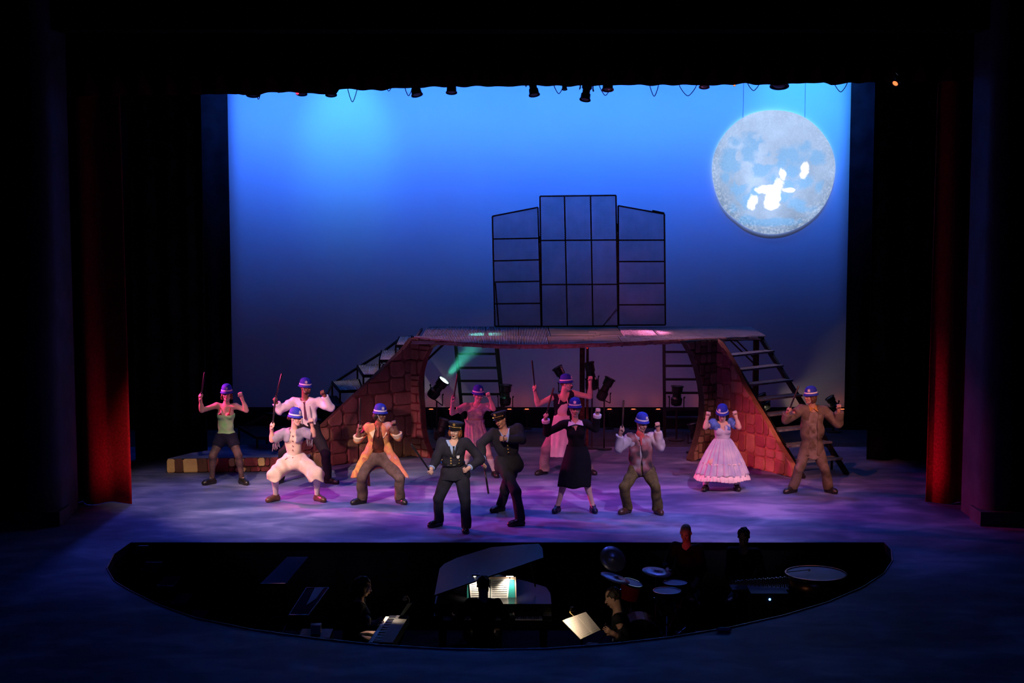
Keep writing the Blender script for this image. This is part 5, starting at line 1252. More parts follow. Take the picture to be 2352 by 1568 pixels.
vcut = lambda P, f=f: np.where((P - f.j['wa'].astype(np.float32)) @ f.fw.astype(np.float32) > 0, np.clip(((P - (f.j['neck'] - f.su * .17).astype(np.float32)) @ f.su.astype(np.float32)), -1, .3) * .42 - np.abs((P - f.j['wa'].astype(np.float32)) @ f.side.astype(np.float32)), -1).astype(np.float32)
def unijacket(f, hemd, slv=1.86):
    G = [Grp(f.torso(.026) + [Ell(f.pel - f.su * .06, (.172 * f.bulk + .032, .125 * f.bulk + .032, .15), f.ax, .05)], [f.neckcut(-.004), (f.pel - f.su * hemd, -f.su), vcut if f.vc is None else f.vc])]
    for a in 'lr':
        P = f.arm(a, .026, upto=slv, flare=.008); G.append(Grp(P[:2], [endcut(P[1].b, P[1].b - P[1].a)]))
    j = f.garment('jacket', M_uni, G, wr=(.004, 24)); n = f.j['neck']; m = MB()
    for q in (-1, 1):
        m.prism([n + f.side * q * .075 + f.su * .022, n + f.side * q * .052 + f.fw * .120 * f.bulk - f.su * .05, n + f.side * q * .012 + f.fw * (.128 * f.bulk + .02) - f.su * .175, n + f.side * q * .085 + f.fw * .125 * f.bulk - f.su * .11, n + f.side * q * .105 + f.fw * .04], f.fw * .012)
    m.build('lapel', M_uni, j); return j
f.vc = vcut
unijacket(f, .075)
f.garment('belt', M_gloss, [Grp([Ell(f.j['wa'] - f.su * .035, (.132 * f.bulk + .030, .100 * f.bulk + .034, .14), f.ax)], [(f.j['wa'] - f.su * .015, f.su), (f.j['wa'] - f.su * .055, -f.su)])], h=.008, wr=None)
for v in (.085, .045, .005): f.onfront(-.02, v, .0115, M_gold, off=.030)
for u, v in ((-.155, .05), (.105, .045), (.10, .0)): f.onfront(u, v, .008, M_gold, off=.03)
f.onfront(.088, .10, .02, M_silver, 'badge', off=.032, poly=[(0, -.03), (.02, -.014), (.024, .024), (.008, .018), (0, .026), (-.008, .018), (-.024, .024), (-.02, -.014)])
f.trousers(M_uni, .018, flare=.022, wr=(.004, 20)); f.shoes(M_gloss, .013); f.hair(H_red, 'bob'); f.cap(); f.mouth_open()
baton(f, 'l', T3, (95, 703), 'black tapered baton swung low by the smiling policewoman', dytip=-.15)

# ---- woman in collared dress, behind
f = Fig('woman in short-sleeved collared dress with ragged skirt, raising a baton behind the two police officers', T3, dict(chin=(708,324), neck=(688,350), shl=(598,365), shr=(778,362), ell=(462,428), elr=(838,388), hal=(468,292), har=(790,258), wa=(668,500), hpl=(640,600), hpr=(735,600), knl=(610,790), knr=(790,790), anl=(560,970), anr=(845,965), tol=(525,1000), tor=(862,1000)), yaw=22, pitch=4, skin=SK_P, dy={'elr': -.1})
f.body(gl=(.1, -.1, 1))
M_fd = patch('faded_print_cotton', [(.55, .42, .44), (.42, .28, .32), (.60, .44, .30), (.36, .24, .26)], 6)
f.top('bodice', M_fd, .020, .62, hem=f.pel + f.su * .10, cuff=.014, sinf=.016, vneck=.0, wr=(.005, 30)); f.collar(cloth('pale_collar', (.60, .48, .50)), spread=.05, drop=.05)
skirt(f, T3, [(665,480,92),(668,520,82),(678,600,98),(690,700,110),(700,800,122)], M_fd, pleats=15, amp=.016, seed=4)
for sd in 'lr': f.garment('sock', M_cream, [Grp(f.leg(sd, .004)[1:], [(f.j['kn' + sd] - UP * .1, UP)])], h=.008, wr=None)
d = nrm(f.wr['r'] - f.j['elr']); MB().tube([f.wr['r'] - d * .02, f.wr['r'] - d * .005], .030, 12).build('wristband', M_navy, f.root)
f.shoes(M_shoe, .010); f.hair(H_dark, 'bun'); f.helmet(az=5, tilt=-2)
baton(f, 'l', T3, (515, 68), 'dark brown baton held up by the woman in the collared dress', M_batonbr)

# ---- police man
f = Fig('policeman in dark uniform and peaked cap leaning sideways with crossed legs and open mouth', T3, dict(chin=(903,560), neck=(935,595), shl=(832,605), shr=(1055,560), ell=(720,705), elr=(1088,662), hal=(745,895), har=(915,652), wa=(958,745), hpl=(910,870), hpr=(1035,870), knl=(1035,1135), knr=(940,1120), anl=(1078,1352), anr=(905,1290), tol=(1000,1438), tor=(838,1312)), yaw=-30, pitch=6, roll=16, skin=SK_T, sex='m', bulk=1.18, dy={'hal': -.10, 'ell': .02, 'har': -.25, 'elr': -.14, 'knl': -.10, 'knr': .1, 'anl': .05, 'anr': .1, 'root': -.08})
f.body(gl=(.3, -.2, -.9)); f.vc = lambda P, f=f: np.where((P - f.j['wa'].astype(np.float32)) @ f.fw.astype(np.float32) > 0, np.clip(((P - (f.j['neck'] - f.su * .17).astype(np.float32)) @ f.su.astype(np.float32)), -1, .3) * .42 - np.abs((P - f.j['wa'].astype(np.float32)) @ f.side.astype(np.float32)), -1).astype(np.float32)
f.top('shirt', M_lb, .010, 1.97, hem=f.j['wa'], cuff=.012, sinf=.014, vneck=-.012, wr=None); f.collar(M_lb, spread=.05, drop=.05); f.tie(mat('black_tie', (.01, .01, .012), .5), .17)
unijacket(f, .16)
for v in (.09, .03, -.02): f.onfront(.02, v, .011, M_gold, off=.030)
f.onfront(.105, .13, .02, M_gold, 'badge', off=.032, poly=[(0, -.03), (.02, -.014), (.022, .022), (0, .026), (-.022, .022), (-.02, -.014)])
f.trousers(M_uni, .018, flare=.022, wr=(.004, 20)); f.shoes(M_shoe, .013); f.hair(H_dark, 'shortback'); f.cap(); f.mouth_open()
baton(f, 'l', T3, (792, 1152), 'black baton hanging from the lowered hand of the policeman')

# ---- man with apron
f = Fig('man in white apron over black vest, bare arms raised, behind the black suit', T4, dict(chin=(487,368), neck=(435,410), shl=(348,425), shr=(520,392), ell=(212,492), elr=(668,425), hal=(178,345), har=(673,262), wa=(430,585), hpl=(385,715), hpr=(465,715), knl=(275,890), knr=(560,890), anl=(268,1065), anr=(660,1070), tol=(212,1108), tor=(705,1106)), yaw=68, skin=SK_P, sex='m', bulk=1.08, dy={'knr': -.2})
f.body(gl=(-.05, -.1, 1)); 
M_apr = cloth('white_apron_cotton', (.76, .62, .58), .10, 5); M_bv = cloth('black_vest_cotton', (.015, .015, .025)); M_gp = cloth('grey_brown_trouser', (.30, .22, .22), .15)
f.top('vest', M_bv, .010, 0, vneck=.045, wr=(.002, 30)); f.trousers(M_gp, .026, flare=.03, wr=(.005, 20))
ch = f.j['neck'] * .5 + f.j['wa'] * .5
f.garment('apron', M_apr, [Grp([Ell(ch - f.su * .03, (.125, .125, .20), f.ax, .04), Ell(f.j['wa'] - f.su * .05, (.15, .125, .17), f.ax, .05)], [(ch + f.su * .045, f.su), (f.pel, -f.su), (ch + f.fw * .055, -f.fw)])], wr=(.004, 26))
b0 = [ony(*T4(352, 590), f.Y0 - .13), ony(*T4(492, 590), f.Y0 - .13), ony(*T4(505, 690), f.Y0 - .16), ony(*T4(452, 950), f.Y0 - .20), ony(*T4(322, 952), f.Y0 - .20), ony(*T4(330, 740), f.Y0 - .17)]
skn = 14; V = []; 
for k in range(skn):
    t = k / (skn - 1); l = ony(*T4(np.interp(t, [0, .3, 1], [352, 330, 320]), 590 + 362 * t), f.Y0 - .135 - .06 * t); r = ony(*T4(np.interp(t, [0, .3, 1], [490, 500, 452]), 590 + 362 * t), f.Y0 - .135 - .06 * t)
    for i in range(16):
        u = i / 15; p = l * (1 - u) + r * u; p = p + np.array([0, -.035 * math.sin(math.pi * u) - .012 * math.sin(u * 18) * t, 0]); V.append(p)
n = len(V); Q = [(k * 16 + i, k * 16 + i + 1, (k + 1) * 16 + i + 1, (k + 1) * 16 + i) for k in range(skn - 1) for i in range(15)]; V2 = [p + np.array([0, .008, 0]) for p in V]
MB().add(V + V2, Q + [tuple(x + n for x in q[::-1]) for q in Q]).build('apron_skirt', M_apr, f.root, smooth=True)
for q in (-1, 1): MB().tube([f.j['neck'] + f.side * q * .055 + f.su * .01 - f.fw * .01, f.j['neck'] + f.side * q * .068 + f.fw * .085 - f.su * .05, ch + f.side * q * .085 + f.fw * .105 + f.su * .045], .009, 6).build('apron_strap', M_apr, f.root)
f.shoes(M_shoe, .010); f.hair(H_brown, 'shortback'); f.helmet(az=-5, tilt=4)
baton(f, 'l', T4, (160, 105), 'black baton held straight up by the man in the white apron')

# ---- woman in black suit
f = Fig('woman in black skirt suit with wide white collar and cuffs, baton raised, ankle-strap heels', T4, dict(chin=(540,600), neck=(540,645), shl=(442,660), shr=(640,658), ell=(292,742), elr=(722,705), hal=(278,592), har=(738,545), wa=(550,850), hpl=(505,965), hpr=(605,965), knl=(450,1150), knr=(632,1150), anl=(385,1345), anr=(695,1345), tol=(362,1442), tor=(710,1440)), yaw=4, pitch=6, skin=SK_P, dy={'knl': -.02, 'knr': -.02, 'anl': .09, 'anr': .09, 'ell': -.05})
f.body(gl=(.25, -.1, 1)); M_suit = cloth('black_suit_wool', (.010, .010, .013), .15); M_wc = cloth('white_collar_cotton', (.82, .80, .86), .03)
f.vc = lambda P, f=f: np.where((P - f.j['wa'].astype(np.float32)) @ f.fw.astype(np.float32) > 0, np.clip(((P - (f.j['neck'] - f.su * .12).astype(np.float32)) @ f.su.astype(np.float32)), -1, .3) * .40 - np.abs((P - f.j['wa'].astype(np.float32)) @ f.side.astype(np.float32)), -1).astype(np.float32)
G = [Grp(f.torso(.018), [f.neckcut(.002), (f.pel - f.su * .02, -f.su), f.vc])]
for a in 'lr':
    P = f.arm(a, .020, upto=1.72, flare=.010); G.append(Grp(P[:2], [endcut(P[1].b, P[1].b - P[1].a)]))
f.garment('jacket', M_suit, G, wr=(.003, 26))
skirt(f, T4, [(552,850,88),(555,930,112),(550,1010,130),(540,1100,142),(530,1200,146)], M_suit, pleats=9, amp=.004, seed=2, depth=1.0)
f.collar(M_wc, spread=.125, drop=.060, out=.030)
for a in 'lr':
    P = f.arm(a, .020, upto=1.96, flare=.022)[1]; d = nrm(P.b - P.a); f.garment('cuff', M_wc, [Grp([P], [(P.b, d), (P.b - d * .055, -d)])], h=.007, wr=None)
for a in 'lr': MB().tube([f.j['an' + a] + UP * .015, f.j['an' + a] + UP * .03], .043, 12).build('ankle_strap', M_shoe, f.root)
f.shoes(mat('navy_pump', (.012, .012, .04), .35), .007); f.hair(H_red, 'shortback'); f.helmet(az=-8, tilt=6)
baton(f, 'l', T4, (350, 345), 'brown baton held up by the woman in the black suit', M_batonbr)

# ---- man in patched vest
f = Fig('small man in patched jacket, red kerchief and olive trousers squatting right of the black suit', T4, dict(chin=(1135,730), neck=(1112,775), shl=(1020,782), shr=(1212,778), ell=(925,880), elr=(1290,868), hal=(940,712), har=(1262,668), wa=(1115,960), hpl=(1070,1060), hpr=(1178,1060), knl=(968,1215), knr=(1245,1210), anl=(1000,1405), anr=(1262,1412), tol=(948,1450), tor=(1288,1456)), yaw=24, pitch=10, skin=SK_T, sex='m', dy={'knl': -.2, 'knr': -.2})
f.body(gl=(.1, -.1, 1))
M_pj = patch('patched_jacket', [(.52, .44, .40), (.44, .36, .33), (.34, .13, .12), (.07, .05, .05), (.05, .035, .04)], 3.5); M_gs = cloth('pale_grey_shirt', (.52, .46, .46))
f.top('shirt', M_gs, .018, 1.86, hem=f.pel, cuff=.010, sinf=.026, vneck=.0, wr=(.005, 30)); f.top('jacket', M_pj, .032, 0, hem=f.pel - f.su * .07, vneck=.012, extra=[Ell(f.pel - f.su * .03, (.215, .16, .15), f.ax, .05), Ell(f.j['wa'] + f.su * .03, (.185, .145, .22), f.ax, .05)], wr=(.004, 28), cuts=[lambda P, f=f: np.where((P - f.j['wa'].astype(np.float32)) @ f.fw.astype(np.float32) > 0, .012 - np.abs((P - f.j['wa'].astype(np.float32)) @ f.side.astype(np.float32)), -1).astype(np.float32)])
f.garment('neckerchief', cloth('red_kerchief', (.62, .10, .09)), [Grp([Cap(f.j['neck'] + f.su * .01, f.j['neck'] + f.su * .045, .072, .062, .01), Cap(f.j['neck'] + f.fw * .09, f.j['neck'] + f.fw * .12 - f.su * .10, .032, .014, .02)])], h=.008)
f.trousers(cloth('olive_corduroy', (.13, .10, .035), .25, 14), .024, flare=.022, wr=(.005, 20)); f.shoes(M_shoebr, .012); f.hair(H_dark, 'shortback'); f.helmet(az=10, tilt=2)
baton(f, 'l', T4, (966, 452), 'reddish-brown baton held upright by the small man in the patched jacket', M_batonbr)

# ---- girl in full dress
f = Fig('girl in pale lilac full-skirted dress with ruffled hem, fists at her shoulders', T5, dict(chin=(582,628), neck=(586,655), shl=(492,640), shr=(685,635), ell=(392,692), elr=(772,692), hal=(422,540), har=(724,532), wa=(586,810), hpl=(535,900), hpr=(640,900), knl=(455,1090), knr=(705,1090), anl=(402,1325), anr=(745,1325), tol=(380,1408), tor=(762,1404)), yaw=-8, pitch=24, skin=SK_P, bulk=.95, dy={'ell': -.12, 'elr': -.12, 'hal': -.12, 'har': -.12})
f.body()
M_lil = patch('lilac_print_cotton', [(.36, .34, .50), (.46, .42, .52), (.58, .52, .56)], 5); M_blu = cloth('blue_yoke', (.10, .18, .45), .3); M_ruf = cloth('cream_ruffle', (.78, .62, .60), .1)
f.top('bodice', M_lil, .014, 0, hem=f.j['wa'] - f.su * .03, vneck=.045, wr=(.003, 30))
ch = f.j['neck'] * .5 + f.j['wa'] * .5
G = [Grp(f.torso(.018), [f.neckcut(.025), (ch + f.su * .05, -f.su), lambda P, f=f: (.05 - np.abs((P - f.j['wa'].astype(np.float32)) @ f.side.astype(np.float32))).astype(np.float32)])]
for a in 'lr':
    P = f.arm(a, .030, upto=.55, flare=.010); G.append(Grp(P, [(P[-1].b, P[-1].b - P[-1].a)]))
f.garment('puff_sleeves', M_blu, G, wr=(.005, 40))
skirt(f, T5, [(585,812,88),(584,845,112),(582,960,180),(580,1080,238),(580,1215,292)], M_lil, pleats=22, amp=.020, seed=6, depth=.8)
skirt(f, T5, [(580,1075,238),(580,1085,243)], M_ruf, nm='piping', pleats=22, amp=.010, seed=6, depth=.8)
skirt(f, T5, [(580,1205,292),(580,1240,308),(580,1268,312)], M_ruf, nm='ruffle', pleats=46, amp=.014, seed=7, depth=.8)
for sd in 'lr': 
    f.garment('ankle_sock', cloth('white_sock', (.80, .78, .76), .03), [Grp([Cap(f.j['an' + sd] - UP * .03, f.j['an' + sd] + UP * .055, .048, .055, .02)] + [], [(f.j['an' + sd] + UP * .06, UP)])], h=.007, wr=(.004, 70))
f.shoes(M_shoe, .008); f.hair(H_dark, 'long'); f.helmet(az=-25, tilt=6)

# ---- ragged man right
f = Fig('man in long ragged brown coat with fists raised, beside the open stairs', T5, dict(chin=(1545,425), neck=(1600,462), shl=(1470,490), shr=(1735,505), ell=(1300,605), elr=(1892,655), hal=(1325,492), har=(1892,455), wa=(1592,730), hpl=(1525,925), hpr=(1660,925), knl=(1450,1150), knr=(1740,1165), anl=(1385,1368), anr=(1778,1375), tol=(1308,1428), tor=(1842,1430)), yaw=-62, skin=SK_T, sex='m', bulk=1.05, dy={'knl': -.10, 'knr': -.10})
f.body(gl=(.4, -.1, .9))
M_rag = patch('ragged_brown_coat', [(.07, .055, .04), (.13, .10, .075), (.17, .13, .10), (.09, .07, .045)], 4.5); M_rs = patch('grimy_shirt', [(.15, .11, .07), (.22, .18, .16), (.09, .065, .04)], 6)
f.top('shirt', M_rs, .016, 0, hem=f.pel - f.su * .15, vneck=.0, extra=[Ell(f.j['wa'], (.185, .145, .25), f.ax, .05), Cap(f.pel, f.pel - f.su * .14, .185, .205, .05, flat=f.fw, f=1.2)], wr=(.006, 26))
op = lambda P, f=f: np.where((P - f.j['wa'].astype(np.float32)) @ f.fw.astype(np.float32) > 0, .070 - np.abs((P - f.j['wa'].astype(np.float32)) @ f.side.astype(np.float32)), -1).astype(np.float32)
f.top('coat', M_rag, .032, 1.82, hem=f.pel - f.su * .10 , sinf=.034, cuff=.018, vneck=-.004, extra=[Cap(f.pel, f.pel - f.su * .08, .185, .195, .05, flat=f.fw, f=1.3)], wr=(.007, 24), cuts=[]) if False else None
G = [Grp(f.torso(.034) + [Ell(f.j['wa'], (.205, .16, .26), f.ax, .05), Cap(f.pel, f.pel - f.su * .08, .205, .225, .05, flat=f.fw, f=1.25)], [f.neckcut(-.004), (f.pel - f.su * .09, -f.su), op])]
for a in 'lr':
    P = f.arm(a, .034, upto=1.84, flare=.018); G.append(Grp(P[:2], [endcut(P[1].b, P[1].b - P[1].a)]))
f.garment('coat', M_rag, G, wr=(.004, 24)); f.collar(cloth('mustard_collar', (.42, .22, .06)), spread=.075, drop=.085, out=.012)
f.trousers(patch('mud_trousers', [(.07, .055, .035), (.17, .13, .11), (.09, .07, .045)], 4), .024, flare=.026, wr=(.0035, 20)); f.shoes(M_shoe, .014); f.hair(H_brown, 'bob'); f.helmet(az=35, tilt=-4)
baton(f, 'l', T5, (1445, 222), 'black baton held at a slant by the man in the ragged brown coat')
# ============================================================ ORCHESTRA PIT
def seated(label, x, y, a, hz=.50, lean=.05, hands=None, headyaw=None, pitch=15, skin=SK_P, sex='m', hand_open=True, hairm=H_dark, hair='shortback', shirt=None, bulk=1.0, stool=True, ht=0.0):
    """a: direction faced, degrees, 0 = towards the audience, 90 = picture right"""
    r = math.radians(a); F = np.array([math.sin(r), -math.cos(r), 0]); S = np.array([math.cos(r), math.sin(r), 0]); B = np.array([x, y, PZ])
    q = lambda s_, f_, z: B + S * s_ + F * f_ + UP * z
    J = dict(neck=q(0, lean, hz + .53 + ht), chin=q(0, lean + .075, hz + .60 + ht), shl=q(-.17, lean, hz + .50 + ht), shr=q(.17, lean, hz + .50 + ht), wa=q(0, .0, hz + .24), hpl=q(-.09, 0, hz + .04), hpr=q(.09, 0, hz + .04), knl=q(-.16, .42, hz + .04), knr=q(.16, .42, hz + .04), anl=q(-.15, .42, .09), anr=q(.15, .42, .09), tol=q(-.16, .58, .02), tor=q(.16, .58, .02))
    hands = hands or (q(-.18, .42, hz + .22), q(.18, .42, hz + .22))
    for sd, hpos, s_ in (('l', hands[0], -1), ('r', hands[1], 1)):
        hp = np.array(hpos, float); sh = J['sh' + sd]; d = hp - sh; L = min(np.linalg.norm(d), .56); d = nrm(d); hp = sh + d * L; mid = sh + d * L * .5; bend = math.sqrt(max(.0, .285 ** 2 - (L / 2) ** 2)); dn = nrm(np.array([0, 0, -1.0]) + S * s_ * .5 - d * np.dot(d, np.array([0, 0, -1.0]) + S * s_ * .5)); J['ha' + sd] = hp; J['el' + sd] = mid + dn * bend
    f = Fig(label, None, J, yaw=(a if headyaw is None else headyaw), pitch=pitch, skin=skin, sex=sex, bulk=bulk, world=(x, y, PZ))
    f.body(h=.010, openl=hand_open, openr=hand_open)
    sm = shirt or cloth('black_shirt_cotton', (.012, .012, .014), .1)
    f.top('shirt', sm, .018, 1.75, hem=f.pel, cuff=.008, vneck=.0, h=.013); f.trousers(cloth('black_concert_trousers', (.010, .010, .012), .1), .018, h=.014, waist=f.pel + f.su * .1); f.shoes(M_shoe, .01, h=.012)
    if hair: f.hair(hairm, hair, h=.011)
    if stool:
        t = thing('stool', 'black round stool under ' + stool, 'stool', (x, y, PZ)); MB().lathe([(.17, hz - .12), (.18, hz - .11), (.18, hz - .085), (.16, hz - .075)], (x, y, PZ), n=20).build('seat', M_blackpaint, t)
        MB().lathe([(.03, .05), (.03, hz - .12)], (x, y, PZ), n=10).build('post', M_steel, t)
        for k in range(4): c, s_ = math.cos(k * 1.57 + .8), math.sin(k * 1.57 + .8); MB().bar((x, y, PZ + .08), (x + c * .2, y + s_ * .2, PZ + .012), .022).build('leg', M_steel, t)
    return f
def X(px, Y): return ony(px, 1300, Y)[0]
M_paper = mat('music_paper', (.80, .76, .70), .8, var=.03, scale=40); M_piano = mat('black_piano_lacquer', (.006, .006, .007), .22, spec=.4); M_key = mat('ivory_keys', (.75, .73, .68), .4); M_bkey = mat('ebony_keys', (.01, .01, .01), .3)
M_ink = mat('printed_music', (.12, .12, .12), .8); M_teal = mat('teal_folder', (.02, .22, .20), .6); M_manila = mat('tan_board', (.62, .42, .28), .7)
# grand piano
Yk = 19.35; kx0, kx1 = X(1018, Yk), X(1246, Yk); pz = PZ + .72
pn = thing('grand_piano', 'black grand piano with its lid raised, in the pit before the conductor', 'piano', ((kx0 + kx1) / 2, Yk + .8, PZ))
bx0, bx1 = kx0 - .12, kx1 + .12
cs = [(bx0, Yk + .10), (bx1, Yk + .10), (bx1, Yk + .62), (bx1 - .05, Yk + .95), (bx1 - .30, Yk + 1.25), (bx1 - .55, Yk + 1.50), (bx1 - .75, Yk + 1.72), (bx0 + .25, Yk + 1.80), (bx0 + .06, Yk + 1.70), (bx0, Yk + 1.5)]
MB().prism([(x, y, pz - .06) for x, y in cs], (0, 0, .23)).build('case', M_piano, pn)
m = MB(); m.box((bx0, Yk - .06, pz - .10), (bx1, Yk + .12, pz - .02)); m.box((bx0, Yk - .08, pz - .10), (kx0 - .01, Yk + .12, pz + .06)); m.box((kx1 + .01, Yk - .08, pz - .10), (bx1, Yk + .12, pz + .06)); m.box((bx0, Yk - .10, pz - .10), (bx1, Yk - .07, pz + .0)); m.build('key_bed', M_piano, pn)
nw = 52; kw = (kx1 - kx0) / nw; mw = MB(); mbk = MB()
for i in range(nw):
    mw.box((kx0 + i * kw + .001, Yk - .06, pz - .02), (kx0 + (i + 1) * kw - .001, Yk + .09, pz + .004))
    if i % 7 in (0, 2, 3, 5, 6) and i < nw - 1: mbk.box((kx0 + (i + 1) * kw - .006, Yk - .01, pz + .004), (kx0 + (i + 1) * kw + .006, Yk + .09, pz + .016))
mw.build('white_keys', M_key, pn, kind='stuff'); mbk.build('black_keys', M_bkey, pn, kind='stuff')
lid = []
for x, y in cs:
    t = (x - bx0) / (bx1 - bx0); lid.append((bx0 + (x - bx0) * .93, y, pz + .27 + .50 * t))
MB().prism(lid, (0, 0, .018)).build('lid', mat('dull_piano_lid', (.008, .007, .008), .45, spec=.25), pn); MB().bar((bx1 - .2, Yk + .7, pz + .24), (bx0 + (bx1 - .2 - bx0) * .93, Yk + .75, pz + .68), .015).build('lid_prop', M_piano, pn)
for x, y in ((bx0 + .1, Yk + .2), (bx1 - .1, Yk + .2), (bx0 + .35, Yk + 1.6)): MB().lathe([(.035, 0), (.03, .05), (.05, .35), (.065, pz - PZ - .06)], (x, y, PZ), n=12).build('leg', M_piano, pn)
# desk with the open score and two clip lamps
Yd = 19.78; dz = lambda px, py, Y=Yd: ony(px, py, Y)
sd = thing('score_stand', 'tan music board with an open score lit by two clip lamps, on the piano', 'music stand', tuple(dz(1128, 1386)))
MB().prism([dz(1072, 1386), dz(1186, 1386), dz(1185, 1325), dz(1074, 1325)], (0, .02, 0)).build('board', M_manila, sd)
MB().prism([dz(1072, 1385, Yd - .012), dz(1184, 1385, Yd - .012), dz(1181, 1331, Yd - .012), dz(1074, 1331, Yd - .012)], (0, .008, 0)).build('folder', M_teal, sd)
for a, b, c, d in (((1082, 1384), (1125, 1386), (1125, 1329), (1077, 1328)), ((1127, 1386), (1166, 1386), (1170, 1329), (1127, 1330))):
    P = [dz(*a, Yd - .03), dz(*b, Yd - .03), dz(*c, Yd - .03), dz(*d, Yd - .03)]; pg = MB().prism(P, (0, .01, 0)).build('page', M_paper, sd); m = MB()
    for k in range(11):
        t = .07 + .85 * k / 10
        for e in (0, .012):
            l = P[0] * (1 - t - e) + P[3] * (t + e); r_ = P[1] * (1 - t - e) + P[2] * (t + e); m.bar(l * .93 + r_ * .07 - [0, .002, 0], l * .07 + r_ * .93 - [0, .002, 0], .0015, .001)
    m.build('staves', M_ink, pg, kind='stuff')
for px in (1096, 1171):
    c = dz(px, 1321, Yd - .06); t = thing('clip_lamp', 'small clip lamp shining down on the ' + ('first' if px < 1100 else 'second') + ' page of the lit score', 'lamp', tuple(c))
    m = MB().box(tuple(c + [-.07, -.035, .0]), tuple(c + [.07, .035, .018])); m.build('hood', M_steel, t); MB().box(tuple(c + [-.045, -.02, -.012]), tuple(c + [.045, .02, -.001])).build('bulb', mat('lamp_bulb', (1, 1, 1), .3, emis=(1, .95, .85), es=14), t)
    MB().tube([c + [0, .02, .01], c + [0, .06, .03], c + [0, .06, -.06]], .007, 6).build('clip_arm', M_steel, t)
    spot('score_light', tuple(c + np.array([0, -.05, -.02])), tuple(c + np.array([0, .03, -.3])), 13, (1, .88, .72), 110, .6, .02)
hp = ony(1110, 1357, 18.95)
seated('conductor seen from behind as a black silhouette against the lit score, at the piano', X(1110, 18.9), 18.85, 180, hz=.52, lean=.08, hands=((X(1178, 19.3), 19.28, pz + .05), (X(1040, 19.3), 19.28, pz + .05)), pitch=10, stool='the conductor at the piano', ht=.02)
# keyboard player
Yk1, Yk2 = 18.35, 19.45; kz = PZ + .82
ek = thing('electric_keyboard', 'electric keyboard turned side-on, white keys lit, at the left of the pit', 'keyboard', (X(870, 18.9), 18.9, PZ))
ex0 = onz(846, 1476, kz); ex1 = onz(886, 1416, kz); e = nrm(ex1 - ex0); Lk = np.linalg.norm(ex1 - ex0); nx_ = np.array([e[1], -e[0], 0])
def kp(u, v, z): return ex0 + e * u + nx_ * v + UP * z
MB().prism([kp(-.03, -.02, -.09), kp(Lk + .03, -.02, -.09), kp(Lk + .03, .30, -.09), kp(-.03, .30, -.09)], (0, 0, .075)).build('case', M_blackpaint, ek)
m = MB(); mbk = MB(); n = 36
for i in range(n):
    a, b = i * Lk / n + .0012, (i + 1) * Lk / n - .0012; m.prism([kp(a, 0, -.015), kp(b, 0, -.015), kp(b, .135, -.015), kp(a, .135, -.015)], (0, 0, .02))
    if i % 7 in (0, 2, 3, 5, 6): mbk.prism([kp(b - .007, .05, .005), kp(b + .009, .05, .005), kp(b + .009, .135, .005), kp(b - .007, .135, .005)], (0, 0, .012))
m.build('white_keys', M_key, ek, kind='stuff'); mbk.build('black_keys', M_bkey, ek, kind='stuff')
MB().prism([kp(-.02, .14, -.015), kp(Lk + .02, .14, -.015), kp(Lk + .02, .30, -.015), kp(-.02, .30, -.015)], (0, 0, .035)).build('control_panel', M_blackpaint, ek)
for u in (.12, Lk - .12):
    m = MB(); m.bar(kp(u, .02, -.09), (kp(u, .28, 0)[0], kp(u, .28, 0)[1], PZ + .02), .03); m.bar(kp(u, .28, -.09), (kp(u, .02, 0)[0], kp(u, .02, 0)[1], PZ + .02), .03); m.build('leg', M_steel, ek)
sp_ = thing('music_sheet', 'sheet of music seen edge-on glowing under a small lamp above the electric keyboard', 'sheet music', tuple(ony(918, 1420, 19.2)))
q4 = [ony(894, 1450, 18.95), ony(914, 1443, 19.35), ony(948, 1386, 19.35), ony(934, 1386, 18.95)]
MB().prism([ony(893, 1452, 18.95), ony(903, 1443, 19.35), ony(947, 1384, 19.35), ony(936, 1386, 18.95)], (.004, 0, 0)).build('paper', M_paper, sp_)
lc = ony(930, 1377, 19.1); t = thing('clip_lamp', 'small gooseneck clip lamp over the electric keyboard', 'lamp', tuple(lc)); MB().lathe([(.012, .04), (.03, 0), (.028, -.002)], lc, n=12).build('hood', M_steel, t); MB().tube([lc + [0, 0, .03], lc + [.03, 0, .05], lc + [.06, 0, .0], lc + [.055, .0, -.05]], .005, 6).build('clip_arm', M_steel, t)
spot('keyboard_light', tuple(lc + np.array([-.12, -.08, .0])), tuple(lc + np.array([-.06, -.05, -.4])), 10, (1, .75, .5), 130, .6, .02)
seated('keyboard player in black with long hair, hands on the keys, facing right in the pit', X(806, 18.9), 18.9, 92, hz=.54, lean=.10, hands=(tuple(onz(866, 1428, kz + .05)), tuple(onz(861, 1450, kz + .05))), sex='f', hair='long', hairm=H_brown, pitch=18, stool='the keyboard player')
# lit stand on the right with an open book
tp = [onz(1292, 1424, .06), onz(1345, 1405, .06), onz(1379, 1446, -.16), onz(1334, 1467, -.16)]
ls = thing('music_stand', 'black music stand holding an open book lit by a clip lamp, beside the seated guitarist', 'music stand', tuple([(tp[0] + tp[2])[0] / 2, (tp[0] + tp[2])[1] / 2, PZ]))
nn = nrm(np.cross(tp[1] - tp[0], tp[3] - tp[0])); nn = nn if nn[2] > 0 else -nn
MB().prism([p - nn * .02 for p in tp], nn * .010).build('desk', M_steel, ls)
cc = sum(tp) / 4; MB().tube([cc - nn * .02, np.array([cc[0], cc[1], PZ + .2])], .014, 8).build('pole', M_steel, ls)
for k in range(3): MB().bar((cc[0], cc[1], PZ + .22), (cc[0] + .28 * math.cos(k * 2.09), cc[1] + .28 * math.sin(k * 2.09), PZ + .01), .018).build('leg', M_steel, ls)
bk = thing('open_music_book', 'open music book with white pages glowing on the lit stand', 'book', tuple(cc))
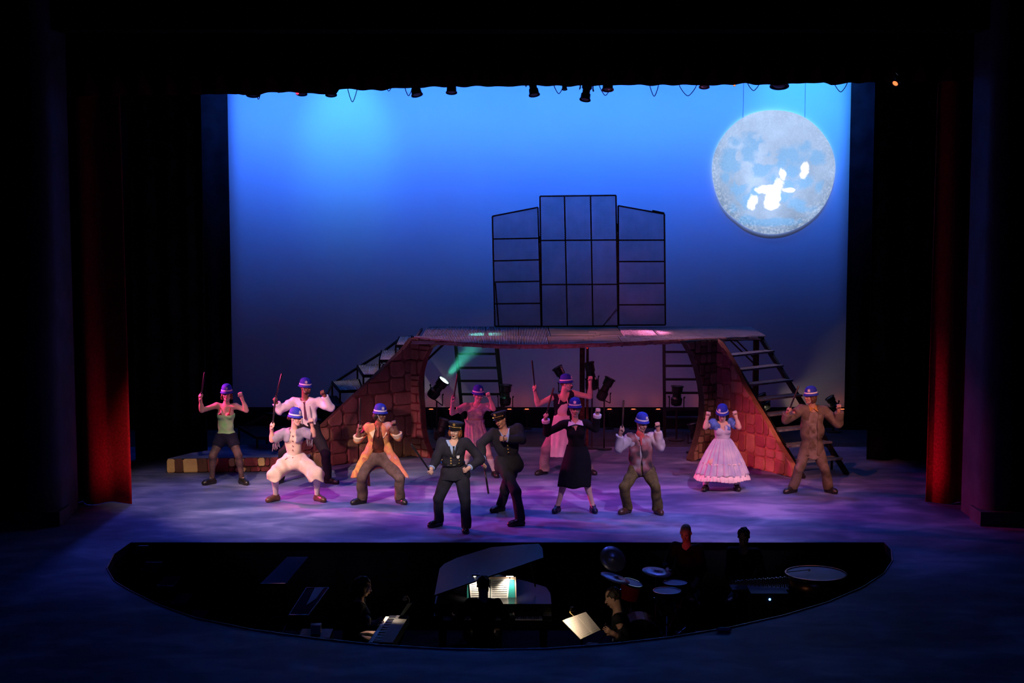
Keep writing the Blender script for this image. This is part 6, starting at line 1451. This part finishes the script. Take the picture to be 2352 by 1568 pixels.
def pgq(a, b): return [tp[0] * (1 - a) + tp[1] * a, tp[0] * (1 - b) + tp[1] * b, tp[3] * (1 - b) + tp[2] * b, tp[3] * (1 - a) + tp[2] * a]
for a, b, o_ in ((.12, .57, .010), (.585, 1.0, .010)):
    P = [p - nn * .006 for p in pgq(a, b)]; pg = MB().prism(P, nn * o_).build('page', M_paper, bk); m = MB()
    for k in range(9):
        t = .08 + .84 * k / 8; l = P[0] * (1 - t) + P[3] * t + nn * .011; r_ = P[1] * (1 - t) + P[2] * t + nn * .011; m.bar(l * .92 + r_ * .08, l * .08 + r_ * .92, .003, .001)
    m.build('staves', mat('pale_staves', (.5, .47, .43), .8), pg, kind='stuff')
P = [p - nn * .009 + (tp[0] - tp[1]) * .03 + (tp[3] - tp[0]) * .02 for p in pgq(0, .12)]; tag(MB().prism([tp[0] - nn * .008, tp[0] * .88 + tp[1] * .12 - nn * .008, tp[3] * .88 + tp[2] * .12 - nn * .008, tp[3] - nn * .008], nn * .004).build('loose_sheet', M_paper), 'narrow loose sheet sticking out beside the open music book', 'paper')
lc = onz(1315, 1403, .20); t = thing('clip_lamp', 'brass clip lamp on the lit music stand with the open book', 'lamp', tuple(lc)); MB().lathe([(.012, .05), (.03, 0), (.028, -.002)], lc, n=12).build('hood', mat('brass', (.6, .42, .12), .35, metal=.8), t); MB().tube([lc + [0, 0, .03], lc + [-.02, .03, .04], lc + [-.03, .05, -.03], tp[0] * .5 + tp[1] * .5 + [0, .02, -.01]], .006, 6).build('clip_arm', mat('brass', (.6, .42, .12), .35), t)
spot('stand_light', tuple(lc + np.array([0, -.01, -.005])), tuple(cc), 11, (1, .74, .50), 120, .6, .02)
seated('seated musician in black facing left towards the lit open book', X(1432, 18.5), 18.5, -95, hz=.50, lean=.06, hands=(tuple(onz(1392, 1440, -.25)), tuple(ony(1400, 1450, 18.2))), skin=SK_T, pitch=22, stool='the musician facing the lit book')
# drum kit
M_cym = mat('bronze_cymbal', (.34, .34, .42), .35, metal=.6, var=.2, scale=3); M_head = mat('drum_head', (.62, .62, .66), .5); M_redsh = mat('red_drum_shell', (.35, .01, .02), .2, spec=.6); M_chr = mat('chrome', (.7, .7, .72), .15, metal=1.0)
def cymbal(px, py, Y, r, nrmv, label, grp='cymbals of the drum kit'):
    c = ony(px, py, Y); Z = nrm(nrmv); Xa = nrm(np.cross(Z, (0, 1, .2))); Ya = np.cross(Z, Xa)
    t = thing('cymbal', label, 'cymbal', tuple(c), group=grp)
    MB().lathe([(r, -.004), (r, 0), (r * .6, .010), (r * .22, .016), (r * .18, .030), (.006, .038)], c, (Xa, Ya, Z), n=40, capb=True).build('plate', M_cym, t, smooth=True)
    m = MB().tube([c - Z * .02, c - Z * .08, (c[0], c[1] + .02, PZ + .25)], .010, 8)
    for k in range(3): m.bar((c[0], c[1] + .02, PZ + .3), (c[0] + .24 * math.cos(k * 2.09 + .5), c[1] + .02 + .24 * math.sin(k * 2.09 + .5), PZ + .01), .014)
    m.build('stand', M_chr, t); return t
cymbal(1408, 1283, 20.4, .19, (.35, -.75, .62), 'round cymbal tilted to face the audience, highest of the drum kit')
cymbal(1413, 1327, 20.0, .205, (.30, -.04, .95), 'cymbal seen almost edge-on under the highest cymbal')
cymbal(1508, 1313, 20.6, .20, (.12, -.10, .98), 'flat cymbal by the hand of the bald drummer')
def drum(px, py, Y, r, h, label, sh, grp='drums of the drum kit', legs=True, tilt=(0, 0, 1)):
    c = ony(px, py, Y); Z = nrm(tilt); Xa = nrm(np.cross(Z, (0, 1, 0))); Ya = np.cross(Z, Xa)
    t = thing('drum', label, 'drum', (c[0], c[1], PZ), group=grp)
    MB().lathe([(r, -h), (r, -.01)], c, (Xa, Ya, Z), n=32).build('shell', sh, t, smooth=False); MB().lathe([(r * .985, -.01), (r * .985, .0)], c, (Xa, Ya, Z), n=32).build('head', M_head, t)
    MB().lathe([(r * 1.0, -.02), (r * 1.04, -.02), (r * 1.04, .008), (r * .99, .008)], c, (Xa, Ya, Z), n=32, capa=False, capb=False).build('rim', M_chr, t)
    for k in range(3):
        a = k * 2.09 + .4; MB().bar(c - Z * h * .5 + (Xa * math.cos(a) + Ya * math.sin(a)) * (r + .01), (c[0] + math.cos(a) * (r + .06), c[1] + math.sin(a) * (r + .06), PZ + .012), .014).build('leg', M_chr, t)
drum(1551, 1338, 20.35, .165, .16, 'small tom drum nearest the bald drummer', M_redsh); drum(1532, 1357, 19.75, .18, .14, 'snare drum with a pale head, lowest of the kit', M_chr); drum(1452, 1338, 20.3, .14, .22, 'red-shelled tom drum under the cymbals', M_redsh, tilt=(.25, -.1, .95))
bdc = ony(1470, 1372, 20.1); t = thing('bass_drum', 'dark red bass drum low in the middle of the drum kit', 'drum', (bdc[0], bdc[1], PZ)); MB().lathe([(.27, -.2), (.27, .2)], (bdc[0], bdc[1], PZ + .285), ((1, 0, 0), (0, 0, 1), (0, -1, 0)), n=32).build('shell', M_redsh, t); MB().lathe([(.275, .19), (.275, .21), (.25, .21)], (bdc[0], bdc[1], PZ + .285), ((1, 0, 0), (0, 0, 1), (0, -1, 0)), n=32, capa=False).build('hoop', M_blackpaint, t)
dh = ony(1586, 1255, 21.1)
seated('bald drummer in black with his face lit red, behind the drum kit', X(1580, 21.2), 21.2, -20, hz=.50, lean=.08, hands=(tuple(ony(1534, 1313, 20.85)), tuple(ony(1594, 1345, 20.85))), pitch=24, hair=None, skin=SK_P, hand_open=False, stool='the bald drummer', ht=.24 - .0)
spot('drummer_red_light', (X(1500, 19.6), 20.0, .1), tuple(dh), 6, (1, .05, .05), 30, .6, .03)
# percussion: timpani, mallet keyboard and its player
tc = ony(1874, 1317, 20.5); t = thing('kettledrum', 'large kettledrum with a dark head and bright rim at the right of the pit', 'drum', (tc[0], tc[1], PZ))
R_ = 70 / 3500 * 20.5
MB().lathe([(.10, -.5), (R_ * .6, -.42), (R_ * .92, -.22), (R_ * .97, -.02)], tc, n=40).build('bowl', mat('copper_bowl', (.25, .10, .06), .3, metal=.8), t, smooth=True)
MB().lathe([(R_ * .98, -.012), (R_ * .98, 0)], tc, n=40).build('head', mat('smoky_drum_head', (.20, .19, .26), .45), t); MB().lathe([(R_ * .97, -.03), (R_ * 1.03, -.03), (R_ * 1.03, .012), (R_ * .98, .012)], tc, n=40, capa=False, capb=False).build('rim', M_chr, t)
for k in range(3): MB().bar((tc[0] + R_ * .8 * math.cos(k * 2.09), tc[1] + R_ * .8 * math.sin(k * 2.09), tc[2] - .25), (tc[0] + R_ * .9 * math.cos(k * 2.09), tc[1] + R_ * .9 * math.sin(k * 2.09), PZ + .01), .03).build('leg', M_steel, t)
mlt = thing('mallet', 'felt mallet lying across the kettledrum head', 'mallet', tuple(ony(1806, 1314, 20.5))); MB().tube([ony(1806, 1315, 20.42) + [0, 0, .01], ony(1856, 1310, 20.5) + [0, 0, .01]], .006, 6).build('handle', M_batonbr, mlt); MB().lathe([(.001, -.02), (.018, -.01), (.018, .01), (.001, .02)], ony(1858, 1310, 20.5) + [0, 0, .01], n=12).build('felt', M_paper, mlt)
mz0 = ony(1690, 1338, 20.4); mz1 = ony(1812, 1336, 20.4)
mk = thing('mallet_keyboard', 'row of upright metal bars of a mallet instrument beside the kettledrum', 'percussion', (mz0[0], mz0[1], PZ))
for i in range(26):
    t_ = i / 25; p = mz0 * (1 - t_) + mz1 * t_; hgt = .05 + .09 * t_ + (.02 if i % 2 else 0); MB().box((p[0] - .011, p[1] - .01, p[2] - hgt * .5), (p[0] + .008, p[1] + .01, p[2] + hgt * .5)).build('bar', mat('steel_bar', (.40, .42, .50), .3, metal=.7), mk)
MB().box((mz0[0] - .05, mz0[1] - .02, mz0[2] - .12), (mz1[0] + .05, mz0[1] + .25, mz0[2] - .09)).build('frame', M_blackpaint, mk)
for x in (mz0[0], mz1[0]): MB().bar((x, mz0[1] + .1, mz0[2] - .1), (x, mz0[1] + .1, PZ), .03).build('leg', M_steel, mk)
seated('dark-haired percussionist in black standing out above the mallet instrument', X(1709, 21.1), 21.15, -10, hz=.50, lean=.08, hands=(tuple(ony(1686, 1350, 20.8)), tuple(ony(1738, 1351, 20.8))), pitch=26, skin=SK_T, hand_open=False, hair='shortback', stool='the dark-haired percussionist', ht=.20)
# dim music stands and panels on the left
M_desk = mat('blue_lit_stand', (.06, .08, .16), .35, spec=.5); M_gl = mat('black_glossy_panel', (.16, .17, .25), .10, metal=.8)  # blue light on the black stands is put into their colour
def stand(quad, z0, z1, label, m=M_desk, grp=None, rim=False):
    P = [onz(*quad[0], z1), onz(*quad[1], z1), onz(*quad[2], z0), onz(*quad[3], z0)]; n_ = nrm(np.cross(P[1] - P[0], P[3] - P[0])); n_ = n_ if n_[2] > 0 else -n_; c = sum(P) / 4
    t = thing('music_stand', label, 'music stand', (c[0], c[1], PZ), group=grp); MB().prism([p - n_ * .012 for p in P], n_ * .012).build('desk', m, t)
    MB().bar(P[3], P[2], .02, .035).build('ledge', m, t); MB().tube([c - n_ * .015, (c[0], c[1], PZ + .18)], .012, 8).build('pole', M_steel, t)
    for k in range(3): MB().bar((c[0], c[1], PZ + .2), (c[0] + .26 * math.cos(k * 2.09 + .3), c[1] + .26 * math.sin(k * 2.09 + .3), PZ + .01), .016).build('leg', M_steel, t)
    return P, t
for i, (q, nm_) in enumerate([([(318,1252),(341,1252),(330,1269),(305,1269)],'farthest back'), ([(334,1290),(373,1290),(360,1309),(325,1309)],'second from the back'), ([(378,1323),(415,1323),(398,1348),(360,1346)],'middle one'), ([(408,1364),(443,1364),(425,1388),(394,1386)],'second from the front'), ([(444,1402),(479,1402),(462,1426),(430,1425)],'nearest the audience')]):
    stand(q, -.15, -.03, 'empty dark music stand, far left in the pit, ' + nm_ + ' of five', grp='empty stands at the left end of the pit')
stand([(660,1278),(708,1278),(655,1342),(596,1342)], -.22, -.03, 'large glossy black desk tilted up, catching orange and blue reflections', M_gl)
P, t = stand([(704,1350),(755,1350),(707,1414),(663,1414)], -.26, -.06, 'second glossy black desk with a pale frame, nearer the keyboard player', M_gl)
for i in range(4): MB().bar(P[i] + UP * .004, P[(i + 1) % 4] + UP * .004, .010).build('frame_edge', mat('pale_frame', (.3, .32, .45), .4), t)
MB().prism([P[0] * .62 + P[1] * .38 + UP * .006, P[0] * .2 + P[1] * .8 + UP * .006, (P[1] * .6 + P[2] * .4) * .8 + (P[0] * .6 + P[3] * .4) * .2 + UP * .006, (P[1] * .35 + P[2] * .65) * .55 + (P[0] * .35 + P[3] * .65) * .45 + UP * .006], (0, 0, .003)).build('sheet', M_paper, t)  # pale slab stands in for a white reflection on the glossy desk
o = onz(725, 1445, -.45); t = MB().box((o[0] - .06, o[1] - .05, -.50), (o[0] + .07, o[1] + .05, -.38)).build('paper_pad', M_paper, origin=(o[0], o[1], -.44)); tag(t, 'small pale pad of paper on a box below the glossy desks', 'paper'); t = MB().box((o[0] - .2, o[1] - .2, PZ), (o[0] + .2, o[1] + .2, -.5)).build('crate', M_blackpaint, origin=(o[0], o[1], PZ)); tag(t, 'black crate beside the keyboard player carrying the paper pad', 'crate')
o = onz(1768, 1376, -.3); t = thing('power_amplifier', 'black amplifier with one bright blue pilot light under the mallet instrument', 'amplifier', (o[0], o[1], PZ)); MB().box((o[0] - .25, o[1], PZ), (o[0] + .25, o[1] + .3, -.22)).build('cabinet', M_blackpaint, t); MB().lathe([(.014, 0), (.014, .008)], (o[0], o[1], -.30), ((1, 0, 0), (0, 0, 1), (0, -1, 0)), n=12).build('pilot_light', mat('blue_led', (.1, .3, 1), .3, emis=(.12, .35, 1.0), es=9), t)
o = onz(1663, 1444, .03); t = MB().lathe([(.05, -.028), (.085, -.018), (.09, 0), (.08, .012), (.04, .018)], (0, 0, 0), sx=1.0, sy=.5, n=24); tt = t.build('cloth_pad', mat('pale_cloth', (.40, .48, .62), .8), smooth=True); tt.location = (o[0], o[1], .03); tag(tt, 'small pale blue pad lying on the curved rim of the pit', 'pad')
